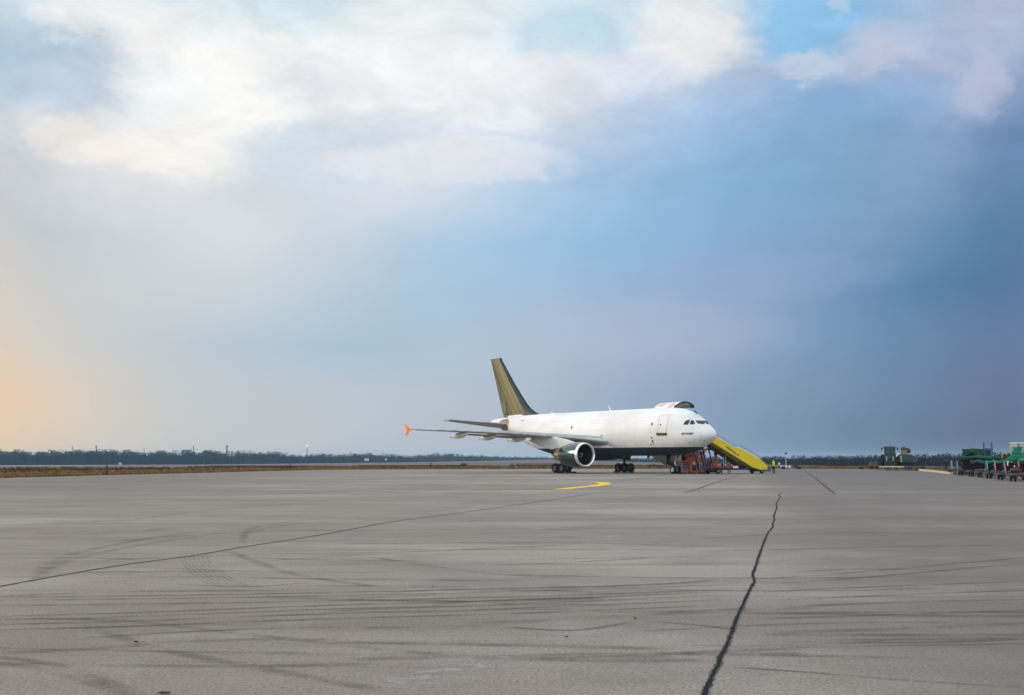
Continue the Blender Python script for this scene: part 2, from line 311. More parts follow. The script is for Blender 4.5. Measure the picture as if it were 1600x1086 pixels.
q.b.inputs['Roughness'].default_value = .55; q.b.inputs['Specular IOR Level'].default_value = .35

# ------------------------------------------------------------------ mesh helpers
class MB:
    def __init__(s): s.v = []; s.f = []
    def add(s, vs, fs):
        o = len(s.v); s.v += [tuple(p) for p in vs]; s.f += [tuple(i+o for i in f) for f in fs]; return s
    def box(s, c, d, rz=0.0, ry=0.0, taper=1.0):
        x, y, z = d[0]/2, d[1]/2, d[2]/2
        M = Matrix.Rotation(rz, 3, 'Z') @ Matrix.Rotation(ry, 3, 'Y'); c = Vector(c)
        vs = []
        for sz in (-1, 1):
            k = taper if sz > 0 else 1
            for sx, sy in ((-1, -1), (1, -1), (1, 1), (-1, 1)): vs.append(c + M @ Vector((sx*x*k, sy*y*k, sz*z)))
        return s.add(vs, [(3, 2, 1, 0), (4, 5, 6, 7), (0, 1, 5, 4), (1, 2, 6, 5), (2, 3, 7, 6), (3, 0, 4, 7)])
    def tube(s, pts, r, n=8, cap=True):
        pts = [Vector(p) for p in pts]; rr = r if isinstance(r, (list, tuple)) else [r]*len(pts)
        vs = []; fs = []
        for i, p in enumerate(pts):
            d = (pts[min(i+1, len(pts)-1)]-pts[max(i-1, 0)]).normalized()
            a = d.cross(Vector((0, 0, 1))); a = Vector((1, 0, 0)) if a.length < 1e-3 else a.normalized(); b = d.cross(a).normalized()
            for k in range(n):
                t = 2*math.pi*k/n; vs.append(p + (a*math.cos(t)+b*math.sin(t))*rr[i])
        for i in range(len(pts)-1):
            for k in range(n): fs.append((i*n+k, i*n+(k+1) % n, (i+1)*n+(k+1) % n, (i+1)*n+k))
        if cap: fs.append(tuple(range(n))[::-1]); fs.append(tuple((len(pts)-1)*n+k for k in range(n)))
        return s.add(vs, fs)
    def lathe(s, prof, o=(0, 0, 0), ax=(1, 0, 0), n=40):
        """prof: (distance along axis, radius)"""
        ax = Vector(ax).normalized(); o = Vector(o)
        a = ax.cross(Vector((0, 0, 1))); a = Vector((1, 0, 0)) if a.length < 1e-3 else a.normalized(); b = ax.cross(a).normalized()
        vs = []; fs = []
        for t, r in prof:
            for k in range(n):
                h = 2*math.pi*k/n; vs.append(o+ax*t+(a*math.cos(h)+b*math.sin(h))*r)
        for i in range(len(prof)-1):
            for k in range(n): fs.append((i*n+k, i*n+(k+1) % n, (i+1)*n+(k+1) % n, (i+1)*n+k))
        return s.add(vs, fs)
    def prism(s, poly, depth_vec):
        n = len(poly); d = Vector(depth_vec); a = [Vector(p) for p in poly]
        return s.add(a+[p+d for p in a], [tuple(range(n))[::-1], tuple(range(n, 2*n))]+[(i, (i+1) % n, n+(i+1) % n, n+i) for i in range(n)])
    def loft(s, rings, cap=True, closed=True):
        n = len(rings[0]); vs = [p for r in rings for p in r]; fs = []
        for i in range(len(rings)-1):
            for k in range(n if closed else n-1): fs.append((i*n+k, i*n+(k+1) % n, (i+1)*n+(k+1) % n, (i+1)*n+k))
        if cap: fs.append(tuple(range(n))[::-1]); fs.append(tuple((len(rings)-1)*n+k for k in range(n)))
        return s.add(vs, fs)
    def sphere(s, c, r, n=12, m=8, sc_=(1, 1, 1)):
        c = Vector(c); rings = []
        for i in range(m+1):
            th = math.pi*(i+.001)/(m+.002); rings.append([c+Vector((r*sc_[0]*math.sin(th)*math.cos(2*math.pi*k/n), r*sc_[1]*math.sin(th)*math.sin(2*math.pi*k/n), r*sc_[2]*math.cos(th))) for k in range(n)])
        return s.loft(rings)
    def build(s, name, m, parent=None, smooth=False, bevel=0.0, fix=True, cam_mat=None):
        me = bpy.data.meshes.new(name); me.from_pydata([tuple(p) for p in s.v], [], s.f); me.update()
        if fix:
            bm = bmesh.new(); bm.from_mesh(me); bmesh.ops.recalc_face_normals(bm, faces=bm.faces); bm.to_mesh(me); bm.free()
        me.materials.append(m)
        o = bpy.data.objects.new(name, me); COL.objects.link(o)
        if parent is not None: o.parent = parent
        if smooth:
            me.polygons.foreach_set('use_smooth', [True]*len(me.polygons))
            if smooth != 'all': me.set_sharp_from_angle(angle=R(40))
        if bevel:
            b = o.modifiers.new('bevel', 'BEVEL'); b.width = bevel; b.segments = 2; b.limit_method = 'ANGLE'
        return o
def tag(o, label=None, cat=None, group=None, kind=None):
    for k, v in (('label', label), ('category', cat), ('group', group), ('kind', kind)):
        if v: o[k] = v
    return o
def empty(name, loc, rz=0.0, label=None, cat=None, group=None):
    o = bpy.data.objects.new(name, None); COL.objects.link(o); o.location = loc; o.rotation_euler = (0, 0, rz); o.empty_display_size = .3
    return tag(o, label, cat, group)
def copy_tree(o, parent=None):
    kids = list(o.children); c = o.copy(); COL.objects.link(c); c.parent = parent
    for k in kids: copy_tree(k, c)
    return c

# ------------------------------------------------------------------ terrain
TX = [-400, 0, 320, 640, 760, 870, 950, 1060, 1150, 1250, 1400, 1600, 2000]
TD = [900, 900, 1000, 1300, 1600, 2000, 1500, 1100, 850, 650, 560, 470, 400]
TY = [727.5, 727, 726, 722.7, 720.5, 718.2, 721, 723.5, 725, 727, 728, 729.5, 732]
def base_at(px):
    D = float(np.interp(px, TX, TD)); y = float(np.interp(px, TX, TY)); return D, EYE-(y-HY)/1926*D
def terr(X, Y):
    r = math.hypot(X, Y)
    if Y <= 10: px = -400 if X < 0 else 2000
    else: px = max(-400, min(2000, 800+1926*X/Y))
    D, zb = base_at(px)
    if r < 235: return -.07
    if r < D: return -.07+(zb+.07)*(r-235)/(D-235)
    return zb-min(1.5, (r-D)*.002)
mb = MB(); radii = [0, 40, 90, 130, 170, 200, 235, 270, 320, 400, 520, 680, 850, 1000, 1200, 1500, 1900, 2400, 3200, 4500]
NA = 360; vs = []; fs = []
for r in radii:
    for k in range(NA):
        a = 2*math.pi*k/NA; X, Y = r*math.sin(a), r*math.cos(a); vs.append((X, Y, terr(X, Y)))
for i in range(len(radii)-1):
    for k in range(NA): fs.append((i*NA+k, i*NA+(k+1) % NA, (i+1)*NA+(k+1) % NA, (i+1)*NA+k))
mb.add(vs, fs[:])
o = mb.build('fields', M_field, smooth='all'); tag(o, kind='structure')
for p in o.data.polygons:
    pass
edge_px = [(0, 747), (160, 742.6), (320, 738.6), (500, 733.9), (640, 733.2), (860, 732.7), (1240, 732.4), (1345, 732.7), (1430, 735), (1490, 741.2)]
EDGE = [G(x, y) for x, y in edge_px]
poly = [(-75, -70), (-62, 20)]+[(p.x, p.y) for p in EDGE]+[(60, 120), (75, 95), (95, 40), (110, -70)]
mb = MB(); mb.add([(x, y, 0) for x, y in poly], [tuple(range(len(poly)))[::-1]])
n0 = len(poly)
mb.add([(x, y, 0) for x, y in poly]+[(x, y, -.3) for x, y in poly], [(i, (i+1) % n0, n0+(i+1) % n0, n0+i) for i in range(n0)])
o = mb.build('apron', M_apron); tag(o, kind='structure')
# pale runway strip lying in the fields in front of the wood
mb = MB(); rows = []
for px in range(-100, 1000, 20):
    D, zb = base_at(px); k1, k2 = .90, .985
    pts = []
    for k in (k1, k2):
        d = Vector(((px-800)/1926, 1, 0))*D*k; pts.append((d.x, d.y, terr(d.x, d.y)+.12))
    rows.append(pts)
for a, b in zip(rows, rows[1:]): mb.add([a[0], b[0], b[1], a[1]], [(0, 1, 2, 3)])
M_run = mat('pale_runway', (.50, .49, .48), .8, coord='Generated'); tag(mb.build('runway', M_run), kind='structure')

# strips on the apron: (pixel path, width in metres)
def smooth_path(pts, n):
    pts = [Vector(p) for p in pts]; out = []
    for i in range(len(pts)-1):
        p0 = pts[max(i-1, 0)]; p1 = pts[i]; p2 = pts[i+1]; p3 = pts[min(i+2, len(pts)-1)]
        for k in range(n):
            t = k/n; out.append(.5*((2*p1)+(p2-p0)*t+(2*p0-5*p1+4*p2-p3)*t*t+(-p0+3*p1-3*p2+p3)*t*t*t))
    return out+[pts[-1]]
def strip(paths, name, m, z, jag=0.0, n=8, soft=False, offs=0.0, kind='structure', wvar=0.0):
    vs = []; fs = []; ed = []
    for path, w in paths:
        pts = smooth_path([G(x, y) for x, y in path], n)
        L = len(pts); cols = 5 if soft else 2; o0 = len(vs)
        for i, p in enumerate(pts):
            d = (pts[min(i+1, L-1)]-pts[max(i-1, 0)]); d.z = 0; d.normalize(); nn = Vector((-d.y, d.x, 0))
            ww = w*(1+random.uniform(-wvar, wvar))
            for c in range(cols):
                u = c/(cols-1)-.5
                q_ = p+nn*(u*ww+offs+random.uniform(-jag, jag)); vs.append((q_.x, q_.y, z))
                e_end = min(1, i/(L*.12+1e-6), (L-1-i)/(L*.12+1e-6)) if soft else 1
                ed.append((1-(abs(u)*2)**2)*e_end if soft else 1.0)
        for i in range(L-1):
            for c in range(cols-1): fs.append((o0+i*cols+c, o0+i*cols+c+1, o0+(i+1)*cols+c+1, o0+(i+1)*cols+c))
    mb = MB(); mb.add(vs, fs); o = mb.build(name, m, fix=False)
    at_ = o.data.attributes.new('edge', 'FLOAT', 'POINT'); at_.data.foreach_set('value', ed)
    return tag(o, kind=kind)
crack = [(1100,1090),(1103,1080),(1116,1050),(1122,1040),(1126,1026),(1132.5,1015),(1140,997),(1147.5,977.5),(1149,972),(1157.5,952.5),(1165,936),(1172.5,920),(1178.5,909),(1176.5,897.5),(1182.5,880),(1186,868),(1190,857.5),(1195,844),(1200,832.5),(1208,822.5),(1207,818),(1210,812),(1209,806),(1213.5,794),(1213,787),(1219,777),(1217,773.5),(1220,771)]
random.seed(3)
strip([(crack, .050)], 'crack_border', M_tar_edge, .004, jag=.016, n=9)
strip([(crack, .031)], 'crack', M_tar, .008, jag=.007, n=12, wvar=.3)
strip([([(-30,921),(0,916.5),(90,900),(195,882.5),(300,868.5),(385,854),(500,836),(615,815),(700,804),(800,790),(925,771.5)], .075)], 'slab_joint', M_joint, .004, jag=.008, n=14)
strip([([(948,756),(1000,748),(1041,741)], .10), ([(1070,770),(1090,764),(1118,754),(1157,741.5)], .14), ([(1255,734),(1268,743),(1280,752),(1293,763),(1305,771.5)], .14)], 'slab_joint', M_joint, .004, jag=.02, n=10)
# yellow guide line with its tight bend
strip([([(876,764.5),(905,761.5),(928,759.5),(941,757.5),(945,756.3),(941,754.2),(925,753.5),(900,753.1)], .85)], 'yellow_guide_line', M_yellow, .008, n=8)
hp = [G(x, y, .012) for x, y in [(928,753.1),(937,753.3),(943,754.1),(947,755.2),(948.8,756.5),(947,757.7),(941,759.0),(934,759.9),(926,760.5),(921,760.6),(930,758.6),(935,757.2),(936.5,756.0),(934.5,754.8)]]
tag(MB().add(hp, [tuple(range(len(hp)))]).build('yellow_guide_line', M_yellow, fix=False), kind='structure')
strip([([(930,753.4),(880,752.7),(820,752.6),(760,753.2),(700,754.2)], .32), ([(876,764.5),(850,766.5),(820,768.5),(775,769.3),(730,769.5)], .42), ([(955,764),(925,764.7),(905,764)], .5)], 'worn_yellow_line', M_yellow_worn, .008, n=10, soft=True)
# tyre marks
random.seed(11)
T = []
def para(path, w, gap):
    for g_ in gap: T.append(([(x, y+g_) for x, y in path], w))
para([(-40,934),(300,930),(620,924),(900,917),(1160,908)], .16, (0, 5, 13))
para([(-40,970),(200,964),(520,952),(800,944),(1150,930)], .17, (0, 7, 15, -6))
para([(1185,905),(1320,896),(1480,882),(1640,868)], .15, (0, 9))
para([(1190,925),(1350,918),(1500,912),(1640,908)], .18, (0, 14))
T1 = T; T = []
para([(180,968),(330,985),(480,1002),(640,1019),(800,1034)], .22, (0,))
TF = T; T = T1
para([(1000,970),(1090,977),(1150,985)], .12, (0,))
para([(1130,1042),(1250,1050),(1400,1062),(1640,1078)], .10, (0,))
T1 = T; T = TF
para([(130,975),(230,1010),(380,1040),(520,1065),(620,1085)], .24, (0,))
para([(-30,1025),(60,1035),(150,1060),(230,1095)], .20, (0, 10))
T = T1
para([(790,980),(900,985),(1000,970)], .14, (0,))
strip(T, 'tyre_marks', M_rubber, .0045, n=10, soft=True)
T = TF
for k in range(7):
    T.append(([(280+k*7, 866), (286+k*7, 880), (300+k*8, 896), (325+k*9, 912), (350+k*10, 918)], .05))
para([(350,858),(400,878),(450,895),(520,908),(600,918)], .25, (0,))
para([(50,905),(80,880),(130,862),(230,842),(330,828)], .3, (0, 8))
para([(380,845),(385,830),(420,820),(480,812),(520,810)], .25, (0, 5))
para([(580,870),(640,880),(760,896),(900,904)], .2, (0,))
para([(0,822),(200,812),(340,796),(520,783)], .28, (0,))
para([(660,768),(740,760),(800,755)], .35, (0,))
para([(1375,772),(1420,776),(1500,780),(1620,786)], .3, (0,))
para([(1260,750),(1400,760),(1620,775)], .35, (0,))
strip(T, 'faint_tyre_marks', M_rubber3, .0060, n=10, soft=True)
T = []
for k in range(70):
    y = 775+(random.random()**.6)*260; x0 = random.uniform(-150, 1300); L = random.uniform(200, 700); sl_ = random.uniform(-.05, .03); cv = random.uniform(-8, 8)
    T.append(([(x0, y), (x0+L*.35, y+sl_*L*.35+cv*.6), (x0+L*.7, y+sl_*L*.7+cv*.6), (x0+L, y+sl_*L)], random.uniform(.10, .30)))
for k in range(26):
    y = random.uniform(738, 775); x0 = random.uniform(-150, 1300); L = random.uniform(200, 600)
    T.append(([(x0, y), (x0+L/2, y+random.uniform(-1.5, 1.5)), (x0+L, y+random.uniform(-3, 3))], random.uniform(.4, 1.0)))
strip(T, 'old_tyre_marks', M_rubber2, .0030, n=8, soft=True)
strip([([(600,1080),(680,1060),(740,1040),(800,1020)], .8)], 'pale_scuff', M_pale, .0055, n=10, soft=True)
# grit and fallen leaves
mb = MB()
for k in range(420):
    y = random.uniform(850, 1086)**1; x = random.uniform(0, 1600); p = G(x, y); s = random.uniform(.003, .008)
    mb.box((p.x, p.y, s*.5+.002), (s*random.uniform(1, 2.4), s, s*.6), rz=random.uniform(0, 3))
tag(mb.build('grit', mat('pale_grit', (.40, .37, .33), .9, var=.5, scale=30)), 'scattered pale grit and tiny stones on the concrete apron', 'grit', kind='stuff')
LEAFC = mat('dead_leaf_brown', (.10, .05, .02), .8, var=.3)
for i, (x, y, s, lab) in enumerate([(254, 1085.5, .10, 'dark brown dead leaf at the bottom edge of the apron'), (212, 1005, .045, 'small olive dead leaf lying on bare concrete at lower left'),
        (676, 917.5, .05, 'thin dark twig scrap lying on the tyre marks mid apron'), (993, 967.5, .05, 'small dark scrap lying left of the long crack'), (886, 997, .03, 'tiny dark pebble scrap on concrete between the tyre marks')]):
    p = G(x, y); mb = MB(); pts = []
    for k in range(9):
        a = 2*math.pi*k/9; r = s*(.5 if k % 2 else .38)*(1.5 if k in (0, 1, 8) else 1); pts.append((math.cos(a)*r, math.sin(a)*r*.6, .006+.012*abs(math.sin(a))))
    mb.add(pts+[(0, 0, .004)], [(k, (k+1) % 9, 9) for k in range(9)])
    o = mb.build('dead_leaf' if i < 2 else 'scrap', LEAFC); o.location = (p.x, p.y, .003); o.rotation_euler.z = i*.7; tag(o, lab, 'leaf' if i < 2 else 'debris')

# ------------------------------------------------------------------ aircraft
NOSE = Vector((22.78, 138.0, 0)); AY = math.atan2(-.823, .568)
air = empty('cargo_aircraft', NOSE, AY, 'white twin-engine cargo jet with tail fin reflecting gold sky parked on the apron', 'aircraft')
MW = Matrix.Translation(NOSE) @ Matrix.Rotation(AY, 4, 'Z'); MWI = MW.inverted()
def A(u, v, z): return Vector((-u, -v, z))       # u aft of nose, v to starboard
sec = [(.08,4.52,4.48,.02),(.13,4.76,4.26,.24),(.25,4.93,4.10,.46),(.5,5.14,3.90,.74),(1.0,5.42,3.62,1.10),(1.6,5.76,3.34,1.46),(2.2,6.18,3.06,1.78),(3.0,6.70,2.74,2.12),(4.0,7.18,2.42,2.42),(5.5,7.56,2.2,2.68),(7.5,7.74,2.1,2.82),
       (12,7.74,2.1,2.82),(20,7.74,2.1,2.82),(26,7.74,2.1,2.82),(29,7.74,2.2,2.8),(31.5,7.73,2.62,2.7),(34,7.71,3.25,2.48),(37,7.66,4.15,2.08),(40,7.56,5.15,1.55),(42.5,7.45,5.98,1.03),(44.3,7.3,6.55,.6),(45.1,7.15,6.8,.28),(45.25,7.05,6.9,.08)]
su = np.array([s[0] for s in sec])
def pchip(xq, k):
    x = su; y = np.array([s[k] for s in sec]); h = np.diff(x); d = np.diff(y)/h; m = np.zeros(len(x))
    for i in range(1, len(x)-1):
        if d[i-1]*d[i] > 0:
            w1 = 2*h[i]+h[i-1]; w2 = h[i]+2*h[i-1]; m[i] = (w1+w2)/(w1/d[i-1]+w2/d[i])
    m[0] = d[0]; m[-1] = d[-1]
    i = int(np.clip(np.searchsorted(x, xq)-1, 0, len(x)-2)); t = (xq-x[i])/h[i]
    return (1+2*t)*(1-t)**2*y[i]+t*(1-t)**2*h[i]*m[i]+t*t*(3-2*t)*y[i+1]+t*t*(t-1)*h[i]*m[i+1]
us = list(np.concatenate([np.array([.08, .1, .13, .18, .25, .35, .5, .75]), np.arange(1, 8, .25), np.arange(8, 28, 1.0), np.arange(28, 45, .5), [45.1, 45.25]]))
rings = []
for u in us:
    tp, bt, hw = pchip(u, 1), pchip(u, 2), pchip(u, 3); c = (tp+bt)/2; hh = (tp-bt)/2
    if u < 7.5:  # the crown slopes back faster than the chin: widest line sits a little low on the nose
        c -= .10*hh*(1-u/7.5)
    ring = []
    for k in range(64):
        a = 2*math.pi*k/64; zz = math.cos(a); yy = math.sin(a)
        z = c+zz*((tp-c) if zz > 0 else (c-bt)); ring.append(A(u, hw*yy, z))
    rings.append(ring)
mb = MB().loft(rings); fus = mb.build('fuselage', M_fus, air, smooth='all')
bvh = BVHTree.FromPolygons([MW @ Vector(v) for v in mb.v], mb.f)
def hit(x, y, off=.015):
    d = ray(x, y).normalized(); loc, n, i, t = bvh.ray_cast(Vector((0, 0, EYE)), d)
    if loc is None: return None
    if n.dot(d) > 0: n = -n
    return MWI @ (loc+n*off)
def decal(poly_px, name, m, parent, off=.015, mirror=False, step=None, thick=.03):
    """a thin shell that follows the fuselage skin inside the given outline"""
    bm = bmesh.new(); vs = [bm.verts.new((x, y, 0)) for x, y in poly_px]; bm.faces.new(vs)
    xs = [p[0] for p in poly_px]; ys_ = [p[1] for p in poly_px]; st = step or max((max(xs)-min(xs)), (max(ys_)-min(ys_)))/6
    for ax, lo, hi in ((0, min(xs), max(xs)), (1, min(ys_), max(ys_))):
        t = lo+st
        while t < hi:
            co_ = [0, 0, 0]; co_[ax] = t; no = [0, 0, 0]; no[ax] = 1
            bmesh.ops.bisect_plane(bm, geom=bm.verts[:]+bm.edges[:]+bm.faces[:], plane_co=co_, plane_no=no); t += st
    bmesh.ops.triangulate(bm, faces=bm.faces[:])
    pts = []; ok = True
    for v in bm.verts:
        h = hit(v.co.x, v.co.y, off)
        if h is None: ok = False; h = Vector((0, 0, 5))
        pts.append(h)
    fs = [tuple(v.index for v in f.verts) for f in bm.faces]; bm.free()
    o = MB().add(pts, fs).build(name, m, parent, smooth='all')
    so_ = o.modifiers.new('shell', 'SOLIDIFY'); so_.thickness = thick; so_.offset = 0
    if mirror:
        me = MB().add([(p[0], -p[1], p[2]) for p in pts], fs).build(name, m, parent, smooth='all')
        so_ = me.modifiers.new('shell', 'SOLIDIFY'); so_.thickness = thick; so_.offset = 0
    return o
# flight deck windows (crop of the photograph measured at 12.31x from x=1000, y=620)
def cw(pts): return [(1000+x/12.31, 620+y/12.31) for x, y in pts]
decal(cw([(832,535),(850,500),(880,465),(915,447),(962,445),(945,490),(925,535)]), 'cockpit_window', M_wind, air, mirror=True)
decal(cw([(955,530),(972,480),(990,450),(1025,455),(1050,485),(1052,515),(1030,530)]), 'cockpit_window', M_wind, air, mirror=True)
decal(cw([(1068,458),(1130,457),(1205,460),(1228,490),(1245,522),(1200,527),(1110,512),(1090,490)]), 'cockpit_window', M_wind, air, mirror=True)
def line_decal(pts, w, name, m, off=.012):
    mbx = MB(); vs = []
    for i, (x, y) in enumerate(pts):
        x0, y0 = pts[max(i-1, 0)]; x1, y1 = pts[min(i+1, len(pts)-1)]; L = math.hypot(x1-x0, y1-y0); nx, ny = -(y1-y0)/L*w/2, (x1-x0)/L*w/2
        for s in (-1, 1):
            h = hit(x+nx*s, y+ny*s, off)
            if h is None: return None
            vs.append(h)
    mbx.add(vs, [(2*i, 2*i+1, 2*i+3, 2*i+2) for i in range(len(pts)-1)]); return mbx
def dens(pts, n=8):
    out = []
    for (a, b), (c, d) in zip(pts, pts[1:]):
        for k in range(n): out.append((a+(c-a)*k/n, b+(d-b)*k/n))
    return out+[pts[-1]]
mbx = line_decal(dens(cw([(340,700),(345,560),(365,440),(395,365),(440,352),(585,350),(545,450),(515,560),(497,700)])), .32, '', None)
if mbx:
    d_ = mbx.build('door_outline', M_seam, air, smooth='all')
decal(cw([(318,694),(516,694),(513,740),(322,740)]), 'door_sill', mat('door_sill_brown', (.09, .05, .03), .7), air, off=.05, thick=.08)
decal(cw([(384,525),(402,525),(400,552),(384,552)]), 'door_handle', M_dark, air)
decal(cw([(226,498),(245,498),(238,550),(216,550)]), 'cabin_window', M_dark, air)
for x_ in (814.6, 817.2): decal([(x_,656.6),(x_+1.8,656.5),(x_+1.8,657.8),(x_,657.9)], 'stencil_mark', M_seam, air)
decal([(893.2,666.2),(895,666),(893.8,669.8),(892,669.8)], 'cabin_window', M_dark, air)
for (x, y, w, h) in [(226,785,24,30),(240,850,24,36),(258,896,18,22),(214,918,18,16),(211,678,14,14),(955,875,24,22),(1235,838,22,22)]:
    decal(cw([(x-w/2,y-h/2),(x+w/2,y-h/2),(x+w/2,y+h/2),(x-w/2,y+h/2)]), 'access_panel_mark', M_crim if x < 250 and y > 700 else M_seam, air)
decal([(938,680.2),(941.5,680.3),(941.2,681.8),(938.2,681.6)], 'access_panel_mark', M_seam, air)
rl = line_decal(dens([(1096.3,671),(1095.4,680),(1094.6,692)]), .25, '', None)
if rl: rl.build('radome_seam', M_seam, air)
def text_mesh(body, size=1.0, bold=.0):
    c = bpy.data.curves.new('lettering', 'FONT'); c.body = body; c.size = size; c.offset = bold; c.resolution_u = 2
    o = bpy.data.objects.new('lettering', c); COL.objects.link(o); bpy.context.view_layer.update()
    me = bpy.data.meshes.new_from_object(o.evaluated_get(bpy.context.evaluated_depsgraph_get())); COL.objects.unlink(o); bpy.data.objects.remove(o)
    bm = bmesh.new(); bm.from_mesh(me); bmesh.ops.triangulate(bm, faces=bm.faces[:]); v = [x.co.copy() for x in bm.verts]; f = [tuple(a.index for a in p.verts) for p in bm.faces]; bm.free()
    w = max(p.x for p in v); x0 = min(p.x for p in v); h = max(p.y for p in v)
    return [((p.x-x0)/(w-x0), p.y/h) for p in v], f
tv, tf = text_mesh('ESTVANESS', bold=.035)
pts = [hit(1065+a*18, 679.4-b*3.1-a*.6, .02) for a, b in tv]
if all(p is not None for p in pts): MB().add(pts, tf).build('nose_lettering', M_letter, air, fix=False)
# roof fittings
MB().tube([A(18.4,0,7.7), A(18.9,0,8.35)], [.09,.04]).build('antenna', M_white, air)
MB().prism([A(6.1,.03,7.6), A(6.6,.03,7.72), A(6.75,.03,7.95), A(6.5,.03,7.98)], A(0,-.06,0)).build('antenna', M_dark, air)
MB().prism([A(2.75,.03,6.78), A(3.35,.03,7.1), A(3.3,.03,7.28), A(2.95,.03,7.05)], A(0,-.06,0)).build('antenna', M_dark, air)
MB().prism([A(30,.04,7.7), A(31.2,.04,7.7), A(31.1,.04,7.85), A(30.4,.04,7.85)], A(0,-.08,0)).build('antenna', M_white, air)
MB().prism([A(11,.04,2.15), A(11.5,.04,2.15), A(11.6,.04,1.8), A(11.4,.04,1.8)], A(0,-.08,0)).build('antenna', M_dark, air)

def foil(u, v, z, c, t, inc=0.0, axis='v', n=18, camber=.02):
    pts = []
    for k in range(2*n):
        th = 2*math.pi*k/(2*n); x = .5*(1+math.cos(th)); s = 1 if th <= math.pi else -1
        y = 5*t*(.2969*math.sqrt(max(x, 0))-.126*x-.3516*x*x+.2843*x**3-.1036*x**4)*s + camber*4*x*(1-x)
        y += (.0006 if s > 0 else -.0006)
        a, b = x*c, y*c
        if axis == 'v': pts.append(A(u+a*math.cos(inc), v, z+b-a*math.sin(inc)))
        else: pts.append(A(u+a, b, z))
    return pts
M_wing, q = newmat('wing_paint')
O = q.c.outputs['Object']; dn = q.noise(O, .9, 5, .6, scl=(2, .3, 1)); g = q.new('ShaderNodeNewGeometry'); s_ = q.new('ShaderNodeSeparateXYZ'); q.L(O, s_.inputs[0])
cc = q.mix(q.mr(dn, .38, .66), (.44, .45, .44), (.27, .27, .25))
fr = q.m('FRACT', q.m('MULTIPLY', s_.outputs[1], 1/1.9)); cc = q.mix(q.m('MULTIPLY', q.m('GREATER_THAN', fr, .98), .5), cc, (.10, .10, .10))
q.L(cc, q.b.inputs['Base Color']); q.b.inputs['Roughness'].default_value = .42
for sd_ in (1, -1):
    S = [(0,14.6,3.55,10.9,.13,1.5),(2.7,15.9,3.85,9.4,.135,1.5),(5.2,17.7,4.2,7.6,.125,1.2),(7.9,19.5,4.48,5.7,.12,1),(12.5,22.5,4.86,4.5,.115,.6),(17,25.6,5.1,3.4,.11,.3),(21.9,28.95,5.3,2.15,.10,0)]
    wg = MB().loft([foil(u, v*sd_, z, c, t, R(i)) for v, u, z, c, t, i in S]).build('wing', M_wing, air, smooth=True)
    # bright slat edge
    rr = []
    for v, u, z, c, t, i in S[1:]:
        rr.append([A(u+dx, v*sd_, z+dz) for dx, dz in ((.34, t*c*.28), (.1, t*c*.17), (-.03, 0), (.08, -t*c*.13), (.26, -t*c*.17))])
    MB().loft(rr, cap=False, closed=False).build('slat', mat('slat_metal', (.55, .57, .58), .35, metal=.35), wg, smooth='all')
    # flaps with a slight droop
    for (v0, v1, u0, u1, z0, z1, c0, c1) in ((2.9, 7.7, 24.1, 24.0, 3.92, 4.22, 1.5, 1.35), (9.0, 16.0, 24.7, 27.6, 4.42, 4.85, 1.35, .85)):
        MB().loft([foil(u0, v0*sd_, z0, c0, .12, R(9)), foil(u1, v1*sd_, z1, c1, .12, R(8))]).build('flap', M_under, wg, smooth=True)
    for v, ue, z in ((16.45, 29.75, 4.85), (12.95, 28.5, 4.66), (9.45, 27.25, 4.45), (5.3, 26.4, 4.05)):
        L = 3.9; rg = []
        for k in range(13):
            t = k/12; w = .25*math.sin(math.pi*min(1, t*1.05+.02))**.6+.015; h = .36*math.sin(math.pi*min(1, t*1.02+.02))**.65+.02
            rg.append([A(ue-L*(1-t), (v+w*math.cos(a))*sd_, z-.12-.28*t+(h*math.sin(a))) for a in [2*math.pi*j/12 for j in range(12)]])
        fo = MB().loft(rg).build('flap_track_fairing', mat('fairing_cream', (.66, .64, .58), .45), wg, smooth='all')
        MB().sphere(A(ue-.12, v*sd_, z-.40), .12, sc_=(1.3, .8, .9)).build('fairing_tail', mat('fairing_tail_red', (.55, .12, .06), .5), fo, smooth='all')
    # wingtip fence: swept arrow plate above and below the tip
    tv_ = 21.95*sd_; pl = [(29.5,5.30),(30.3,5.52),(31.35,6.05),(31.6,6.07),(31.05,5.42),(31.0,5.2),(31.3,4.58),(31.1,4.56),(30.3,5.14)]
    MB().prism([A(u, tv_, z) for u, z in pl], A(0, .07*sd_, 0)).build('wingtip_fence', M_tip, wg, bevel=.02)
    MB().sphere(A(28.8, 21.5*sd_, 5.3), .09).build('navigation_light', mat('green_lens' if sd_ > 0 else 'red_lens', (.02, .75, .5) if sd_ > 0 else (.7, .02, .02), .2), wg, smooth='all')
    # engine
    EU, EV, EZ = 13.35, 7.92*sd_, 2.22
    eng = MB().lathe([(.34,1.43),(.9,1.475),(1.7,1.48),(2.7,1.42),(3.5,1.29),(4.0,1.14),(4.0,1.09),(3.3,1.12)], A(EU, EV, EZ), A(1,0,0)).build('engine', M_teal, air, smooth=True)
    MB().lathe([(.30,1.175),(.15,1.20),(.03,1.27),(0,1.33),(.04,1.38),(.16,1.415),(.36,1.44)], A(EU, EV, EZ), A(1,0,0), n=56).build('inlet_lip', M_chrome, eng, smooth='all')
    MB().lathe([(.28,1.18),(.8,1.185),(1.5,1.17)], A(EU, EV, EZ), A(1,0,0)).build('inlet_duct', M_black, eng, smooth='all')
    MB().lathe([(1.46,1.18),(1.50,.02)], A(EU, EV, EZ), A(1,0,0)).build('fan_disc', M_black, eng)
    fb = MB()
